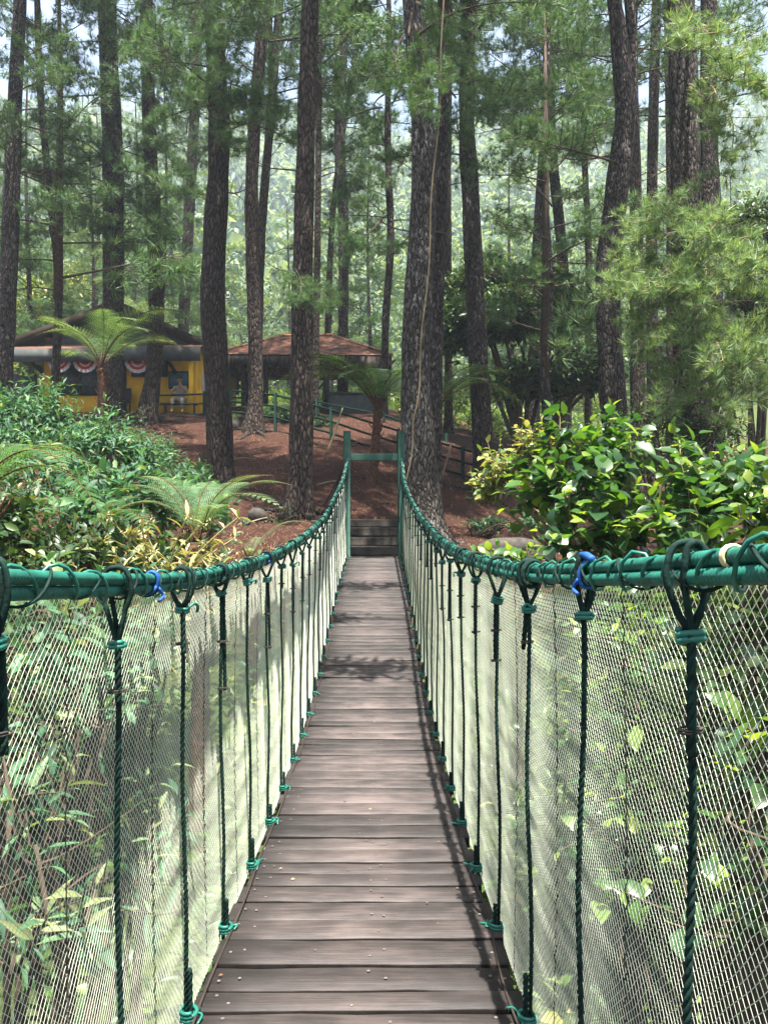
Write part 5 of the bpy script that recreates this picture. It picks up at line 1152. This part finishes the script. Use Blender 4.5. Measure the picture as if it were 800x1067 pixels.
kind(mb.build('needle_litter', M['litter']), 'stuff')
for k in range(12):
    px, d = ug.uniform(170, 560), ug.uniform(14.5, 22); c = on_ground(px, d); a = ug.uniform(0, 3.1); l = ug.uniform(.3, .9); e = c + [math.cos(a) * l, math.sin(a) * l * .5, 0]; e[2] = float(H(e[0], e[1])) + .05; c[2] += .03
    if abs(c[0]) < 1 and d < 16: continue
    mb = MB(); tube(mb, spline([c, (c + e) / 2 + [.03, .02, .05], e], 8), np.linspace(.022, .008, 8), 5); tag(mb.build('fallen_twig', M['twig_pale' if k % 2 else 'twig'], loc=c), 'short dry twig lying on the red bank of pine litter', 'twig', 'dry twigs on the bank')
# far wood on the hillside: one mass
def clump_crown(g, n=260, r=2.4, h=3.0, leaf=.42):
    mb = MB(); nb = 7; bc = g.normal(size=(nb, 3)) * [r * .5, r * .5, h * .35] + [0, 0, h * 1.15]; br = g.uniform(.35, .62, nb) * r
    k = g.integers(nb, size=n); d = rdir(n, g); d[:, 2] = np.abs(d[:, 2]) * 1.0 - .25; o = bc[k] + nrm(d) * (br[k] * g.uniform(.55, 1.08, n))[:, None]
    place(mb, *OVAL, o, nrm(d + g.normal(size=(n, 3)) * .8 - [0, 0, .3]), nrm(d + [0, 0, .6]), leaf * g.uniform(.6, 1.3, n), g.uniform(0, 1, n)); return mb
cc = [clump_crown(np.random.default_rng(k)) for k in range(5)]
def far_crown(g, n=170, r=3.2, h=4.0, leaf=1.0):
    mb = MB(); nb = 6; bc = g.normal(size=(nb, 3)) * [r * .5, r * .5, h * .35] + [0, 0, h * 1.1]; br = g.uniform(.35, .62, nb) * r
    k = g.integers(nb, size=n); d = rdir(n, g); d[:, 2] = np.abs(d[:, 2]) - .25; o = bc[k] + nrm(d) * (br[k] * g.uniform(.55, 1.08, n))[:, None]
    place(mb, *DIAM, o, nrm(d + g.normal(size=(n, 3)) * .8 - [0, 0, .3]), nrm(d + [0, 0, .6]), leaf * g.uniform(.6, 1.3, n), g.uniform(0, 1, n)); return mb
fc = [far_crown(np.random.default_rng(40 + k)) for k in range(5)]
mb = MB(); fg = np.random.default_rng(15)
for k in range(3600):
    y = 66 + 350 * fg.random() ** 1.25; x = fg.uniform(-.66, .66) * y
    z = float(H(x, y, False)) - .5; s = fg.uniform(.75, 1.6) * (1.0 + (y - 66) / 260); a = fg.uniform(0, 6.28)
    mm = np.eye(4); mm[:2, :2] = [[math.cos(a) * s, -math.sin(a) * s], [math.sin(a) * s, math.cos(a) * s]]; mm[2, 2] = s * fg.uniform(.8, 1.6); mm[:3, 3] = (x, y, z)
    mb.join((cc if y < 95 else fc)[fg.integers(5)], mm, fg.uniform(-.4, .35))
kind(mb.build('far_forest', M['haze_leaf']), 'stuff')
# nearer sunlit broadleaf trees beyond the pines
BT = []
for k in range(3):
    g = np.random.default_rng(90 + k); q = MB()
    for j in range(4): q.join(clump_crown(g, 700, 2.6, 3.2, .34), [[1, 0, 0, g.normal() * 1.2], [0, 1, 0, g.normal() * 1.2], [0, 0, 1, 2.0 + j * 1.5], [0, 0, 0, 1]])
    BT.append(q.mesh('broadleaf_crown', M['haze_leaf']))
bs = stem_mesh(9, 8.0, .22); bs.materials.clear(); bs.materials.append(M['twig'])
for k, (px, d, s, lab) in enumerate(((30, 52, 1.0, 'sunlit broadleaf tree beyond the far left pines'), (250, 55, 1.0, 'sunlit broadleaf tree seen between the hut and the pavilion'), (375, 60, 1.2, 'sunlit broadleaf tree above the right end of the pavilion roof'), (470, 50, .9, 'sunlit broadleaf tree right of the thickest pine'), (535, 60, 1.1, 'hazy broadleaf tree left of the crossing pines'), (610, 52, 1.0, 'hazy broadleaf tree behind the very thin pine'), (690, 58, 1.1, 'hazy broadleaf tree behind the slim straight pines'), (785, 56, 1.1, 'hazy broadleaf tree at the far right beyond the dark bush'), (130, 60, 1.2, 'hazy broadleaf tree far behind the hut'))):
    b = on_ground(px, d); t = thing('broadleaf_tree', lab, 'broadleaf tree', b); q = basis((math.cos(k), math.sin(k), 0), s=s)
    link('trunk', bs, t, q); link('crown', BT[k % 3], t, q)

# two unseen broadleaf trees added beside the camera to shade what stands behind near nets
for k, (x, y, hh, r, lab) in enumerate(((-3.4, .9, 4.6, 1.9, 'unseen leafy tree added left of the bridge to shade what stands behind the near net'), (3.3, 1.1, 4.8, 1.9, 'unseen leafy tree added right of the bridge to shade what stands behind the near net'))):
    shrub('unseen_gorge_tree', lab, 'broadleaf tree', (x, y, float(H(x, y))), [((x, y, hh), (r, r + .3, 1.1)), ((x + .5 * (-1) ** k * -1, y + .3, hh + .9), (r * .8, r, .9)), ((x, y - 1.6, hh + .3), (r * .9, r, 1.0)), ((-1.85 if x < 0 else 2.15, .9, 4.3), (.9, 1.4, .5))], OVAL, .25, 13500, 'lance', 70 + k, stems=5, twig=.012)

# a tree beside the bridge whose long limb crosses above the deck and drops its shade on the planks
x, y = 4.9, 6.6; g = np.random.default_rng(75); lt = thing('unseen_gorge_tree', 'tree standing to the right of the bridge with one long limb reaching above the planks', 'broadleaf tree', (x, y, float(H(x, y))))
fo, wd = shrub_meshes(g, (x, y, 5.5), [((.25, 5.75, 5.0), (.75, .42, .25)), ((-.1, 7.3, 5.9), (.6, .3, .22)), ((.3, 8.9, 7.1), (.8, .5, .3)), ((5.2, 7.6, 7.2), (1.2, 1.6, 1.3)), ((2.9, 6.6, 6.3), (1.0, .6, .4))], LANCE, .26, 3400, 'lance', stems=0, twig=.012)
tube(wd, spline([(x, y, float(H(x, y)) - .3), (x + .1, y, 1.5), (x + .05, y + .1, 4.0), (x + .2, y, 6.6), (x + .3, y + .2, 8.2)], 30), np.linspace(.19, .04, 30), 12)
for e, z in (((.2, 5.75, 5.0), 5.6), ((-.1, 7.3, 6.0), 6.6), ((.3, 8.8, 7.1), 7.4)):
    tube(wd, spline([(x + .15, y, z), (x - 1.6, y + (e[1] - y) * .4, z + .35), e], 24), np.linspace(.06, .012, 24), 8)
fo.build('foliage', M['lance'], lt, smooth=True); wd.build('trunk', M['bark_grey'], lt, smooth=True)
# ------------------------------------------------------------------ the air
HAZE = 0.0007
mb = MB(); box(mb, (-331, -56, -16), (331, 431, 262)); hz = kind(mb.build('haze', []), 'stuff')
m = bpy.data.materials.new('haze_air'); m.use_nodes = True; N = m.node_tree.nodes; N.remove(N['Principled BSDF'])
pv = N.new('ShaderNodeVolumePrincipled'); pv.inputs['Color'].default_value = (.74, .87, 1, 1); pv.inputs['Density'].default_value = HAZE; pv.inputs['Anisotropy'].default_value = .2
m.node_tree.links.new(pv.outputs[0], N['Material Output'].inputs['Volume']); hz.data.materials.append(m)
